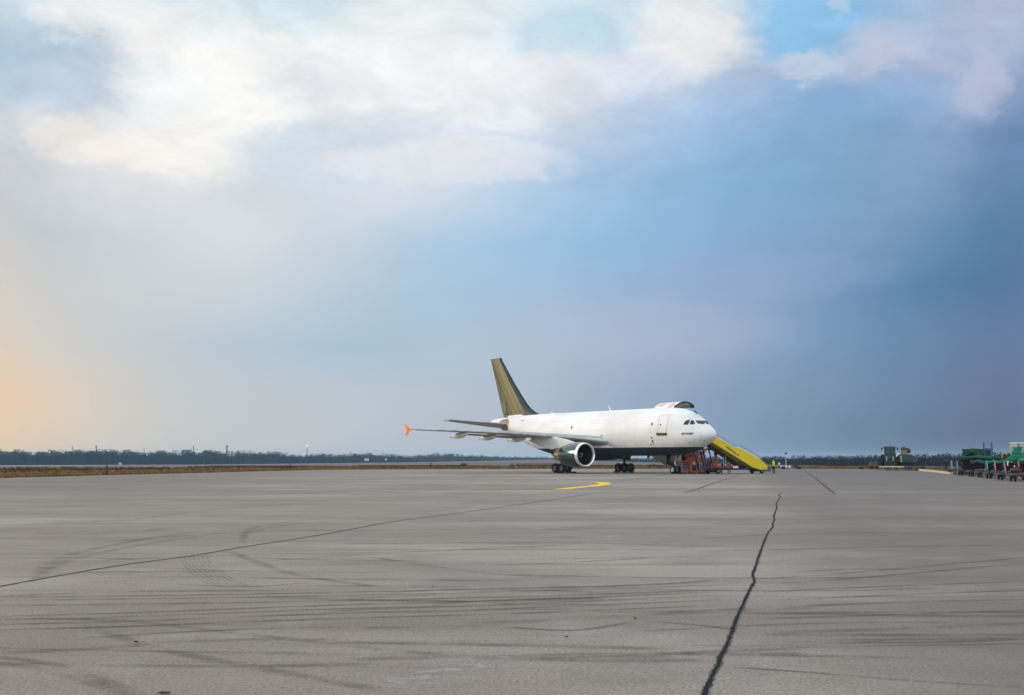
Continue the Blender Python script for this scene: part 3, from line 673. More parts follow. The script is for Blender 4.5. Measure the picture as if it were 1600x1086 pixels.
    for k in range(38):
        a = 2*math.pi*k/38; ca, sa_ = math.cos(a), math.sin(a); tt = .11; c2, s2 = math.cos(a+tt), math.sin(a+tt)
        fb.add([A(EU+1.34, EV+ca*.34, EZ+sa_*.34), A(EU+1.42, EV+c2*.34, EZ+s2*.34), A(EU+1.42, EV+math.cos(a+.12)*1.15, EZ+math.sin(a+.12)*1.15), A(EU+1.26, EV+ca*1.15, EZ+sa_*1.15)], [(0,1,2,3)])
    fb.build('fan_blades', mat('fan_titanium', (.010, .013, .019), .6), eng, fix=False)
    sp = MB().lathe([(.82,.01),(.9,.13),(1.1,.26),(1.42,.36)], A(EU, EV, EZ), A(1,0,0), n=24).build('spinner', M_dark, eng, smooth='all')
    sw = MB(); pv = []
    for k in range(14):
        a = k/13*4.2+1.2; t = k/13; x = .84+.30*t; r = .10+.19*t; wd = .02+.065*math.sin(math.pi*min(1, t+.12))
        for rr_, xx in ((r-wd, x-.11*wd/.1-.03), (r+wd, x+.04)): pv.append(A(EU+xx-.035, EV+math.cos(a)*rr_*sd_, EZ+math.sin(a)*rr_))
    sw.add(pv, [(2*i, 2*i+1, 2*i+3, 2*i+2) for i in range(13)]).build('spinner_swirl', M_white, sp, fix=False)
    MB().lathe([(3.4,1.0),(3.9,.98),(4.7,.86),(5.5,.66),(5.5,.60),(4.8,.62)], A(EU, EV, EZ), A(1,0,0)).build('core_cowl', M_gold, eng, smooth=True)
    MB().lathe([(4.9,.5),(5.5,.42),(6.1,.28),(6.75,.03)], A(EU, EV, EZ), A(1,0,0)).build('exhaust_plug', mat('burnt_metal', (.12, .09, .06), .5, metal=.7), eng, smooth='all')
    # pylon: slim fin from nacelle crown to the wing's underside
    prof = [(15.4,3.66),(17.0,4.05),(19.4,4.42),(21.2,4.42),(24.2,4.25),(24.6,3.95),(22.4,3.25),(20.0,2.85),(17.6,3.05),(16.6,3.4)]
    MB().prism([A(u, EV-.24*sd_, z) for u, z in prof], A(0, .48*sd_, 0)).build('pylon', mat('pylon_pale_paint', (.60, .61, .58), .45), air, bevel=.12, smooth=True)
    # tailplane
    tp_ = MB().loft([foil(37.9, .8*sd_, 6.42, 5.5, .10, R(3), camber=0), foil(38.7, 1.6*sd_, 6.47, 4.9, .10, R(3), camber=0), foil(43.45, 8.1*sd_, 7.12, 2.15, .09, R(2), camber=0)]).build('tailplane', M_wing, air, smooth=True)
    rg = []
    for rr_ in (1, .9, .7, .5, .3, .12):
        row = []
        for k in range(24):
            a = 2*math.pi*k/24; u = 40.0+1.75*rr_*math.cos(a); z = 6.35+.92*rr_*math.sin(a)
            tpz, btz, hw = pchip(u, 1), pchip(u, 2), pchip(u, 3); c = (tpz+btz)/2; hh = (tpz-btz)/2; e = max(0, 1-((z-c)/hh)**2); row.append(A(u, (hw*math.sqrt(e)+(.03 if rr_ == 1 else .07))*sd_, z))
        rg.append(row)
    MB().loft(rg, cap=False).build('tailplane_root_plate', M_bronze, air, smooth='all')
# wing-body fairing
rg = []
for k in range(25):
    t = k/24; u = 13.2+16.5*t; e = math.sin(math.pi*min(1, max(0, t*1.0)))**.55; w = .4+2.95*e; hgt = .3+1.35*e
    rg.append([A(u, w*math.cos(a)*(1 if True else 0), 3.15+hgt*math.sin(a)*(1.0 if math.sin(a) < 0 else .75)) for a in [2*math.pi*j/24 for j in range(24)]])
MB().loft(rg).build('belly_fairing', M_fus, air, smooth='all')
# fin and rudder
finp = [(44.2,15.93,1.35,.11),(42.75,15.9,2.5,.10)]
LE = [(42.7,15.95),(40.8,13.6),(38.9,11.6),(36.9,9.6),(35.3,8.45),(33.4,7.72)]
rg = []
for u, z in [(42.75,15.95),(42.55,15.6),(41.2,14.1),(39.6,12.3),(38.0,10.7),(36.6,9.35),(35.6,8.6),(34.6,8.1),(33.6,7.72),(33.2,7.45)]:
    te = 42.2+(z-7.75)/(15.95-7.75)*3.25; rg.append(foil(u, 0, z, te-u, .10 if z > 8.8 else .10*(te-36.6)/(te-u)+.0, axis='z', camber=0))
fin = MB().loft(rg).build('tail_fin', M_fin, air, smooth=True)
# dark leading edge strip and the paler fairing at the foot
rr = []
for u, z in [(42.75,15.95),(42.55,15.6),(41.2,14.1),(39.6,12.3),(38.0,10.7),(36.6,9.35),(35.6,8.6),(34.6,8.1),(33.6,7.74)]:
    te = 42.2+(z-7.75)/(15.95-7.75)*3.25; c = te-u; T_ = .10 if z > 8.8 else .10*(te-36.6)/c; row = []
    for x, s in ((.17,1),(.08,1),(.035,1),(.012,1),(0,0),(.012,-1),(.035,-1),(.08,-1),(.17,-1)):
        y = 5*T_*(.2969*math.sqrt(x)-.126*x-.3516*x*x)*c; row.append(A(u+x*c-(.02 if s == 0 else .012), s*(y+.018), z))
    rr.append(row)
MB().loft(rr, cap=False, closed=False).build('fin_leading_edge', M_finedge, fin, smooth='all')
MB().prism([A(36.8,-.34,7.5), A(40.6,-.30,7.45), A(40.6,-.30,7.72), A(37.4,-.34,7.84)], A(0,.68,0)).build('fin_root_fairing', M_white, air, bevel=.08, smooth=True)
# rudder hinge line and patched lower rudder
MB().prism([A(41.1,-.26,8.05), A(42.0,-.18,8.0), A(42.55,-.12,9.6), A(41.4,-.22,9.75)], A(0,.46,0)).build('rudder_patch', mat('dull_olive_patch', (.12, .11, .07), .5, metal=.3), fin, bevel=.03)

# open main deck cargo door over the port shoulder: a curved leaf seen along its forward edge
def door_pt(f, rise, z0=7.60):      # f runs 0..1 from the hinge outboard
    h_ = 1.66; R_ = (h_*h_+rise*rise)/(2*rise); y = -h_+2*h_*f
    return 2.42+y, z0+.40*f+math.sqrt(R_*R_-y*y)-(R_-rise)
NU = 9; NK = 17; outer = []; inner = []
for u in np.linspace(7.75, 11.4, NU):
    outer.append([A(u, -door_pt(k/(NK-1), .70)[0], door_pt(k/(NK-1), .70)[1]) for k in range(NK)])
    inner.append([A(u, -(door_pt(k/(NK-1), .16)[0]*.96+.09), door_pt(k/(NK-1), .16)[1]-.10) for k in range(NK)])
dmb = MB()
for a, b in zip(outer, outer[1:]): dmb.add(a+b, [(i, i+1, NK+i+1, NK+i) for i in range(NK-1)])
cd = dmb.build('cargo_door', M_white, air, smooth='all', fix=False)
imb = MB()
for a, b in zip(inner, inner[1:]): imb.add(a+b, [(i, i+1, NK+i+1, NK+i) for i in range(NK-1)])
for o_, n_ in ((outer[0], inner[0]), (outer[-1], inner[-1])): imb.add(o_+n_, [(i, i+1, NK+i+1, NK+i) for i in range(NK-1)])
imb.build('door_lining', M_lining, cd, fix=False)
MB().tube([p+Vector((.03, 0, -.03)) for p in outer[0]], .075, n=6).build('door_edge_seal', M_dark, cd)
MB().tube([p+Vector((.03, 0, .0)) for p in inner[0]], .045, n=6).build('lower_edge_seal', M_dark, cd)
for k in (4, 8, 12): MB().tube([outer[0][k]+Vector((.03, 0, -.05)), inner[0][k]+Vector((.03, 0, .02))], .03, n=5).build('door_frame_rib', M_dark, cd)
for j in (2, 4, 6): MB().tube([p+Vector((0, 0, -.03)) for p in inner[j]], .05, n=6).build('door_frame_rib', M_dark, cd)
MB().prism([outer[0][NK-4]+Vector((.02, 0, .02)), outer[0][NK-1]+Vector((.02, 0, .0)), outer[0][NK-1]+Vector((.02, 0, -.22)), inner[0][NK-4]+Vector((.02, 0, .05))], Vector((-.5, 0, 0))).build('latch_box', M_dark, cd)
for j0, j1, k0, k1 in ((1, 3, 1, 5), (5, 7, 2, 6)):
    vs = []
    for j in (j0, j1):
        for k in range(k0, k1+1): vs.append(outer[j][k]+Vector((0, .004, .014)))
    n = k1-k0+1; MB().add(vs, [(i, i+1, n+i+1, n+i) for i in range(n-1)]).build('door_marking', M_rmark, cd, fix=False)
MB().tube([A(9.6,-1.0,7.3), A(9.6,-2.9,7.7)], .05).tube([A(10.6,-1.4,7.2), A(10.6,-3.2,7.7)], .05).build('door_strut', M_lgrey, cd)
# hinge line fillet where the raised door meets the crown
MB().loft([[A(u, -.50, 7.60), A(u, -.85, 7.80), A(u, -1.2, 7.66), A(u, -.9, 7.4)] for u in np.linspace(7.95, 11.9, 5)]).build('door_hinge_fairing', M_white, air, smooth=True)

# landing gear
def wheel(mb_t, mb_r, c, r, w, n=28):
    c = Vector(c); mb_t.lathe([(-w/2,r*.55),(-w/2,r*.86),(-w*.36,r*.97),(-w*.15,r),(w*.15,r),(w*.36,r*.97),(w/2,r*.86),(w/2,r*.55)], c, (0, 1, 0), n)
    mb_r.lathe([(-w*.30,.02),(-w*.34,r*.2),(-w*.40,r*.3),(-w*.28,r*.42),(-w/2+.01,r*.56),(w/2-.01,r*.56),(w*.28,r*.42),(w*.40,r*.3),(w*.30,.02)], c, (0, 1, 0), n)
M_hub = mat('wheel_hub', (.40, .42, .44), .5, metal=.3); M_dhub = mat('dirty_wheel_hub', (.10, .105, .115), .6)
def gear_wheel(parent, c, r, w, hub):
    a, b = MB(), MB(); wheel(a, b, c, r, w); o = a.build('wheel', M_black, parent, smooth=True); b.build('rim', hub, o, smooth=True); return o
for sd_ in (1, -1):
    gv = 5.05*sd_
    leg = MB().tube([A(21.9,gv*.93,3.4), A(21.9,gv,1.5), A(21.9,gv,.62)], [.17,.16,.13], 12).tube([A(21.9,gv,1.2), A(20.6,gv*.7,2.9)], .08).tube([A(21.9,gv,1.6), A(21.7,gv*.45,2.9)], .09).tube([A(21.2,gv,.60), A(22.6,gv,.60)], .13).tube([A(21.6,gv,1.15), A(21.35,gv,.95), A(21.6,gv,.7)], .05).build('main_landing_gear', M_dark, air, smooth=True)
    for du in (-.70, .70):
        MB().tube([A(21.9+du,gv-.5,.60), A(21.9+du,gv+.5,.60)], .08).build('axle', M_grey, leg)
        for dv in (-.46, .46): gear_wheel(leg, A(21.9+du, gv+dv, .60), .60, .40, M_dhub)
    MB().prism([A(21.2,gv+.62*sd_,2.9), A(22.6,gv+.62*sd_,2.9), A(22.4,gv+.55*sd_,1.55), A(21.4,gv+.55*sd_,1.55)], A(0,.06*sd_,0)).build('gear_door', M_dark, leg)
ng = MB().tube([A(6.75,0,2.6), A(6.66,0,1.2), A(6.66,0,.5)], [.13,.12,.09], 12).tube([A(6.66,0,1.4), A(5.4,0,2.5)], .07).tube([A(6.55,0,1.2), A(6.3,0,.95), A(6.55,0,.65)], .04).build('nose_landing_gear', M_lgrey, air, smooth=True)
MB().tube([A(6.66,-.3,.5), A(6.66,.3,.5)], .07).build('axle', M_grey, ng)
for dv in (-.33, .33): gear_wheel(ng, A(6.66, dv, .51), .51, .30, M_hub)
for v in (-.32, .32):
    MB().sphere(A(6.4, v, 1.95), .14).build('landing_light', mat('lamp_lens', (.8, .85, .85), .1, spec=1), ng, smooth='all')
    MB().tube([A(6.45, v, 1.95), A(6.66, 0, 1.9)], .04).build('lamp_bracket', M_dark, ng)
    MB().prism([A(7.4,v*1.9,2.35), A(9.6,v*1.9,2.3), A(9.0,v*2.1,1.75), A(7.9,v*2.2,1.1), A(7.4,v*2.2,1.0)], A(0,.05,0)).build('gear_door', M_dark, ng)
    MB().prism([A(6.1,v*1.5,2.3), A(6.9,v*1.5,2.3), A(6.8,v*1.6,1.5), A(6.2,v*1.6,1.5)], A(0,.04,0)).build('gear_door', M_white if v < 0 else M_dark, ng)
MB().box(A(6.45, .25, 1.33), (.08, .16, .16)).build('taxi_light', M_white, ng)

# wheel chocks
PD = Vector((.823, .568, 0)); AX = Vector((.568, -.823, 0))    # port direction, forward direction
def wpos(u, v, z=0): return MW @ A(u, v, z)
ch = None
for (u, v, lab) in ((20.4, 4.4, 'black chock ahead of the near main wheels'), (23.4, 4.4, 'black chock behind the near main wheels'), (20.4, -4.9, 'black chock ahead of the far main wheels'), (23.4, -4.9, 'black chock behind the far main wheels'), (5.95, 0, 'black chock ahead of the nose wheels')):
    if ch is None:
        ch = MB().prism([(-.14,-.4,0),(.14,-.4,0),(.04,-.4,.18),(-.04,-.4,.18)], (0,.8,0)).build('wheel_chock', M_black, bevel=.01); c = ch
    else: c = ch.copy(); COL.objects.link(c)
    c.location = wpos(u, v); c.rotation_euler = (0, 0, AY); tag(c, lab, 'chock', 'chocks at the aircraft wheels')

# ------------------------------------------------------------------ passenger stairs
SB = wpos(3.95, 0); SDIR = PD
def st(x, y): return on_plane(x, y, SB, SDIR)
stairs = empty('passenger_stairs', SB, math.atan2(PD.y, PD.x), 'yellow mobile passenger stairs with black lettering behind the aircraft nose', 'mobile stairs')
# local frame: x = t (away from aircraft, down the flight), y = away from camera across the flight, z up
WD = 1.9
def side(polypx, y0, th, name, m, extra=None, bevel=.01):
    p = [st(x, y) for x, y in polypx]
    if extra: p = extra(p)
    return MB().prism([(t, y0, z) for t, z in p], (0, th, 0)).build(name, m, stairs, bevel=bevel)
up = [(1104,674),(1120,682.6),(1150.8,700.6),(1158,709),(1158,719),(1120,695.2),(1104,685.5)]
lo = [(1150.8,700.4),(1155,699.4),(1188,717.8),(1199.3,727.6),(1199.6,735.4),(1190,734.4),(1176,730),(1150,714)]
for y0 in (0, WD-.06):
    side(up, y0+.03, .05, 'upper_side_panel', M_syel); side(lo, y0, .06, 'lower_side_panel', M_syel)
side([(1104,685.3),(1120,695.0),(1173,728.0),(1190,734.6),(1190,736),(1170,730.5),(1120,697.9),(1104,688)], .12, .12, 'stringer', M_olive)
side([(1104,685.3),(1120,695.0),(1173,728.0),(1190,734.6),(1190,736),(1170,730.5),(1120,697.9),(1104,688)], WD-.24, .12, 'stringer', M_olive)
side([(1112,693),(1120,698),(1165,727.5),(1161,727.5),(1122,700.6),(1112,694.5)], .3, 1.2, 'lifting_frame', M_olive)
t0, z0 = st(1104, 685); t1, z1 = st(1198, 734)
for k in range(20):
    f = (k+.5)/20; MB().box((t0+(t1-t0)*f, WD/2, z0+(z1-z0)*f+.16), (.36, WD-.3, .05)).build('step', M_grey, stairs)
pt, pz = st(1104, 684)
MB().box((pt-.55, WD/2, pz+.1), (1.3, WD, .1)).build('landing_platform', M_grey, stairs)
for y0 in (.03, WD-.03):
    a = [st(x, y) for x, y in [(1104,669.5),(1121,679.3),(1150,697.3),(1153,696.2),(1158,696.6),(1187,713.8),(1199,727)]]
    b = MB().tube([(t, y0, z) for t, z in a], .035, 6)
    b.build('handrail', M_grey, stairs, smooth=True)
    for k in range(0, 19):
        c = MB()
        x = 1107+k*4.6
        yt = np.interp(x, [1104,1121,1150,1153,1158,1187,1199], [669.5,679.3,697.3,696.2,696.6,713.8,727]); yb = np.interp(x, [1104,1120,1150,1155,1188,1199], [675,683,701,700,718.4,728]); 
        p0 = st(x, yt); p1 = st(x, yb); c.tube([(p0[0], y0, p0[1]), (p0[0], y0, p1[1])], .02, 5); c.build('rail_post', M_grey, stairs)
    # pale edging sheet just under the rail
    p = [st(x, y) for x, y in [(1104,673.2),(1121,681.8),(1150.4,699.8),(1150.4,700.9),(1120,683.2),(1104,674.8)]]
    MB().prism([(t, y0-.03, z) for t, z in p], (0, .06, 0)).build('edge_trim', M_white, stairs)
    p = [st(x, y) for x, y in [(1151,699.2),(1155,698.2),(1188,716.4),(1188,717.9),(1155,699.6),(1151,700.4)]]
    MB().prism([(t, y0-.03, z) for t, z in p], (0, .06, 0)).build('edge_trim', M_white, stairs)
# chassis, wheels, braces
MB().box((8.2, WD/2, .55), (9.6, 1.3, .22)).box((6.0, WD/2, .62), (.8, 1.7, .12)).build('chassis', M_navy, stairs, bevel=.02)
MB().box((5.4, .25, .80), (4.6, .14, .22)).box((5.4, WD-.25, .80), (4.6, .14, .22)).build('chassis_rail', M_red, stairs, bevel=.02)
MB().box((12.1, WD/2, .42), (1.9, 1.9, .16)).box((12.2, WD/2, .3), (1.7, 1.5, .14)).build('rear_step_frame', M_blue, stairs, bevel=.02)
for x in (4.3, 11.55):
    for y in (.15, WD-.15):
        a, b = MB(), MB(); wheel(a, b, (x, y, .34), .34, .24); w_ = a.build('wheel', M_black, stairs, smooth=True); b.build('rim', mat('stair_wheel_rim', (.22, .20, .16), .6), w_, smooth=True)
for y in (.2, WD-.2):
    for (xa, ya, xb, yb) in ((1100, 700, 1107, 736), (1107.5, 695.5, 1117.5, 737)):
        p0, p1 = st(xa, ya), st(xb, yb); MB().tube([(p0[0], y, p0[1]), (p1[0], y, max(.4, p1[1]))], .085, 8).build('lift_strut', M_navy, stairs, smooth=True)
    p0, p1 = st(1101, 715), st(1104, 736); MB().tube([(p0[0], y, p0[1]), (p1[0], y, .5)], .05, 8).build('brace', M_blue, stairs)
MB().box((7.05, .02, .78), (.85, .03, .24)).build('number_plate', M_white, stairs)
MB().tube([(5.5, .4, .7), (5.6, .5, 2.0)], .03).tube([(5.9, .4, .7), (5.9, .5, 2.2)], .03).build('prop', M_lgrey, stairs)
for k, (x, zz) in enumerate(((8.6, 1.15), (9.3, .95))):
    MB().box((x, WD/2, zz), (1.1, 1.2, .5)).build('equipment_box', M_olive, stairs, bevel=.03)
tv, tf = text_mesh('AERODROM NIŠ', bold=.03)
a0 = st(1134.2, 698.6); a1 = st(1154.3, 713.3); dirv = Vector((a1[0]-a0[0], 0, a1[1]-a0[1])); L_ = dirv.length; dirv.normalize(); upv = Vector((-dirv.z, 0, dirv.x)) 
if upv.z < 0: upv = -upv
MB().add([Vector((a0[0], -.008, a0[1]))+dirv*(a*L_)+upv*(b*.22) for a, b in tv], tf).build('lettering', M_letter, stairs, fix=False)

# ------------------------------------------------------------------ cargo loader
lp = wpos(7.9, -5.6); lz = math.atan2(PD.y, PD.x)
LB = at(1085, 740, 146.0); LB.z = 0
ld = empty('cargo_loader', LB, 0.0, 'orange scissor-lift cargo loader standing behind the nose wheels', 'cargo loader')
s = 146.0/1918  # metres per photo pixel at that depth
def lx(x): return (x-1085)*s
def lzv(y): return (740.6-y)*s
def lbox(name, x0, x1, y0, y1, d0, d1, m, bevel=.02): return MB().box((lx((x0+x1)/2), (d0+d1)/2, lzv((y0+y1)/2)), (abs(x1-x0)*s, d1-d0, abs(y1-y0)*s)).build(name, m, ld, bevel=bevel)
lbox('chassis', 1061, 1104, 735.5, 738.5, 0, 3.4, M_orange)
lbox('front_frame', 1077.5, 1082, 722, 738, -.1, .3, M_orange); lbox('front_frame', 1088, 1091, 722, 738, -.1, .3, M_orange); lbox('front_frame', 1061, 1091, 720.5, 723, -.1, .25, M_orange); lbox('front_frame', 1091, 1105, 720, 724.5, 0, .4, M_orange)
lbox('engine_bay', 1063, 1104, 724, 735, .3, 3.1, M_dark)
for (x0, x1) in ((1062, 1077), (1093, 1103.5)):
    g_ = MB()
    for k in range(5): y = 725+k*2.4; g_.box((lx((x0+x1)/2), .12, lzv(y)), ((x1-x0)*s, .05, .05))
    g_.box((lx(x0+3.6), .08, lzv(729.5)), (.09, .05, .95)).box((lx(x0), .1, lzv(730)), (.08, .05, .95))
    g_.build('side_grille', M_lgrey, ld)
lbox('control_box', 1082.5, 1087.5, 722.5, 726.8, -.15, .1, M_white); lbox('battery_box', 1082, 1087.5, 729, 734.5, -.05, .2, M_dark)
for k, (x0, x1) in enumerate(((1076, 1090), (1091, 1104))):
    for d in (.5, 2.6):
        sc2 = MB()
        for (ya, yb) in ((720.5, 713.2), (713.2, 706)):
            sc2.box(((lx(x0)+lx(x1))/2, d, (lzv(ya)+lzv(yb))/2), (math.hypot((x1-x0)*s, (ya-yb)*s), .14, .20), ry=-math.atan2((ya-yb), (x1-x0)))
            sc2.box(((lx(x0)+lx(x1))/2, d+.16, (lzv(ya)+lzv(yb))/2), (math.hypot((x1-x0)*s, (ya-yb)*s), .12, .20), ry=math.atan2((ya-yb), (x1-x0)))
        sc2.build('scissor_arm', M_orange, ld)
lbox('lift_platform', 1081, 1127, 701.8, 704.3, .2, 3.2, M_orange); lbox('platform_edge', 1104, 1128, 701.6, 703.4, 0, .2, M_red)
lbox('platform_edge', 1127, 1128.5, 701.4, 706, 0, .2, M_dark)
MB().tube([(lx(1092), -.05, lzv(724)), (lx(1092.3), -.05, lzv(706))], .05).build('grab_post', M_cream, ld)
g_ = MB()
for x in (1084, 1090, 1096, 1100): g_.tube([(lx(x), .3, lzv(702)), (lx(x), .3, lzv(696))], .03)
g_.tube([(lx(1084), .3, lzv(696)), (lx(1100), .3, lzv(696))], .03); g_.build('platform_rail', M_white, ld)
for x in (1064.5, 1070, 1082, 1086, 1098, 1102):
    for d in (.25, 3.0):
        a, b = MB(), MB(); wheel(a, b, (0, 0, 0), .26, .22, 18); w_ = a.build('wheel', M_black, ld, smooth=True); w_.location = (lx(x), d, .26); b.build('rim', M_wood, w_, smooth=True)
for i, (x, yb) in enumerate(((1064, 739.3), (1068.5, 739.3), (1082, 739.3), (1086.5, 739.3), (1099, 739.2))):
    lbox('support_foot', x-1.6, x+1.6, yb-1.3, yb, -.3, 0, M_wood)
# upright lift arm beside it
bl = empty('belt_arm', at(1118.7, 739.4, 146.6)*1, 0, 'tapering orange upright arm with a dark red head beside the loader', 'loader arm'); bl.location.z = 0
s2 = 146.6/1918; g_ = MB()
MB().loft([[(-w/2, -.2, z), (w/2, -.2, z), (w/2, .2, z), (-w/2, .2, z)] for z, w in ((.35, .55), (.5, .50), (1.2, .42), (2.3, .28))]).build('arm', M_orange, bl, bevel=.02)
MB().lathe([(-.2,.02),(-.2,.22),(.2,.22),(.2,.02)], (0, 0, 2.38), (0, 1, 0), 18).build('arm_head', M_red, bl, smooth=True)
MB().box((-.15, 0, .25), (1.3, .9, .3)).build('base', M_dark, bl, bevel=.03)
MB().box((-.75, .3, 1.0), (.5, .3, 1.1)).build('red_housing', M_red, bl, bevel=.03)

# ------------------------------------------------------------------ people
def person(px, py, D, H, name='person', label='', pose=None, hide_legs=False, face=0.0, vest=True, heads=M_hair, cap=None, group=None, helmet=False, zoff=0):
    g0 = at(px, py, D); g0.z = zoff
    root = empty(name, g0, face, label, 'person', group)
    k = H/1.8; J = {'pelvis':(0,0,.95),'waist':(0,-.01,1.10),'chest':(0,0,1.32),'neck':(0,0,1.50),'headb':(0,-.01,1.58),'headt':(0,-.01,1.74),
         'shL':(.19,0,1.44),'elL':(.27,.03,1.16),'wrL':(.29,-.04,.90),'haL':(.29,-.06,.80),'shR':(-.19,0,1.44),'elR':(-.27,.03,1.16),'wrR':(-.28,-.05,.90),'haR':(-.28,-.07,.80),
         'hiL':(.10,0,.90),'knL':(.11,-.02,.50),'anL':(.12,.03,.09),'toL':(.13,-.16,.04),'hiR':(-.10,0,.90),'knR':(-.10,-.05,.50),'anR':(-.11,-.03,.09),'toR':(-.12,-.22,.04)}
    if pose: J.update(pose)
    RAD = {'pelvis':.15,'waist':.14,'chest':.165,'neck':.06,'headb':.085,'headt':.085,'shL':.075,'shR':.075,'elL':.052,'elR':.052,'wrL':.036,'wrR':.036,'haL':.035,'haR':.035,'hiL':.10,'hiR':.10,'knL':.065,'knR':.065,'anL':.047,'anR':.047,'toL':.04,'toR':.04}
    E = [('pelvis','waist'),('waist','chest'),('chest','neck'),('neck','headb'),('headb','headt'),('chest','shL'),('shL','elL'),('elL','wrL'),('wrL','haL'),('chest','shR'),('shR','elR'),('elR','wrR'),('wrR','haR'),('pelvis','hiL'),('hiL','knL'),('knL','anL'),('anL','toL'),('pelvis','hiR'),('hiR','knR'),('knR','anR'),('anR','toR')]
    names = list(J); me = bpy.data.meshes.new('body'); me.from_pydata([Vector(J[n])*k for n in names], [(names.index(a), names.index(b)) for a, b in E], []); ob = bpy.data.objects.new('body', me); COL.objects.link(ob)
    sk = ob.modifiers.new('s', 'SKIN'); sv = me.skin_vertices[0].data
    for i, n in enumerate(names): sv[i].radius = (RAD[n]*k, RAD[n]*k*(.78 if n in ('chest','waist','pelvis') else 1)); sv[i].use_root = (n == 'pelvis')
    sb = ob.modifiers.new('u', 'SUBSURF'); sb.levels = 2; sb.render_levels = 2
    bpy.context.view_layer.update(); m2 = bpy.data.meshes.new_from_object(ob.evaluated_get(bpy.context.evaluated_depsgraph_get()))
    COL.objects.unlink(ob); bpy.data.objects.remove(ob)
    m2.materials.clear()
    for m_ in (M_cloth, M_skin, M_hair): m2.materials.append(m_)
    hb = Vector(J['headb'])*k
    hands = [Vector(J['haL'])*k, Vector(J['haR'])*k]
    for p in m2.polygons:
        c = p.center; mi = 0
        if c.z > hb.z-.05*k and abs(c.x-hb.x) < .15*k: mi = 1
        if any((c-h).length < .085*k for h in hands): mi = 1
        p.material_index = mi; p.use_smooth = True
    body = bpy.data.objects.new('body', m2); COL.objects.link(body); body.parent = root
    ht = Vector(J['headt'])*k
    MB().sphere(ht+Vector((0,.025,.012))*k, .112*k, sc_=(1, 1.08, .95)).build('helmet' if helmet else 'hair', heads, root, smooth='all')
    MB().sphere(ht+Vector((0,-.105,-.07))*k, .018*k, 6, 5).build('nose', M_skin, root, smooth='all')
    ff = MB()
    for sgn, w_ in ((1, J['haL']), (-1, J['haR'])):
        for j in range(4): b0 = Vector(w_)*k+Vector((0, -.03+.02*j, -.03))*k; ff.tube([b0, b0+Vector((0, 0, -.05))*k, b0+Vector((-.015*sgn, 0, -.075))*k], .009*k, 5)
        b0 = Vector(w_)*k+Vector((-.01*sgn, -.05, 0))*k; ff.tube([b0, b0+Vector((0, -.02, -.05))*k], .010*k, 5)
    ff.build('fingers', M_skin, root)
    if vest:
        rr = []; ch_, wa, pe = Vector(J['chest']), Vector(J['waist']), Vector(J['pelvis'])
        for (c, a, b) in ((pe+Vector((0,0,-.06)), .195, .165), (wa, .19, .16), (ch_+Vector((0,0,-.05)), .215, .172), (ch_+Vector((0,0,.08)), .215, .16), (ch_+Vector((0,0,.17)), .14, .11)):
            rr.append([(c+Vector((a*math.cos(t), b*math.sin(t), 0)))*k for t in [2*math.pi*j/20 for j in range(20)]])
        v_ = MB().loft(rr, cap=False).build('vest', M_vest, root, smooth='all')
        for h_, m_ in ((.10, M_vor), (.0, M_ycap)):
            c = wa.lerp(pe, .5)+Vector((0, 0, h_-.06)); MB().loft([[(c+Vector((.205*math.cos(t), .175*math.sin(t), dz)))*k for t in [2*math.pi*j/20 for j in range(20)]] for dz in (0, .055)], cap=False).build('vest_band', m_, v_, smooth='all')
    return root
person(1208.5, 739.5, 148.2, 1.80, label='person in a yellow hi-vis vest and dark trousers standing at the foot of the stairs', pose={'headt':(-.05,-.02,1.74),'headb':(-.03,-.01,1.58)}, face=.5)
PB = wpos(5.6, -7.5)
person(1139.3, 739.5, 147.2, 1.74, label='person in a yellow hi-vis vest bending over equipment under the stairs', pose={'chest':(.0,-.10,1.28),'neck':(.0,-.18,1.42),'headb':(0,-.22,1.48),'headt':(0,-.28,1.63),'shL':(.19,-.12,1.38),'shR':(-.19,-.12,1.38),'elL':(.28,-.28,1.18),'wrL':(.22,-.45,1.05),'haL':(.2,-.54,1.02),'elR':(-.28,-.28,1.18),'wrR':(-.22,-.45,1.05),'haR':(-.2,-.54,1.02)}, face=-.3)
person(1127.5, 739.5, 146.6, 1.5, label='crouching person in dark clothes and a yellow helmet under the stairs', vest=False, heads=M_ycap, helmet=True, face=.9,
       pose={'chest':(0,-.16,1.26),'neck':(0,-.24,1.38),'headb':(0,-.28,1.44),'headt':(0,-.34,1.57),'shL':(.19,-.18,1.36),'shR':(-.19,-.18,1.36),'elL':(.26,-.34,1.14),'wrL':(.22,-.5,1.0),'haL':(.2,-.58,.97),'elR':(-.26,-.34,1.14),'wrR':(-.22,-.5,1.0),'haR':(-.2,-.58,.97)})
person(1478.5, 736.6, 168, 1.75, label='person in all-dark clothes standing beyond the pale kerb near the dollies', vest=False, face=2.4)

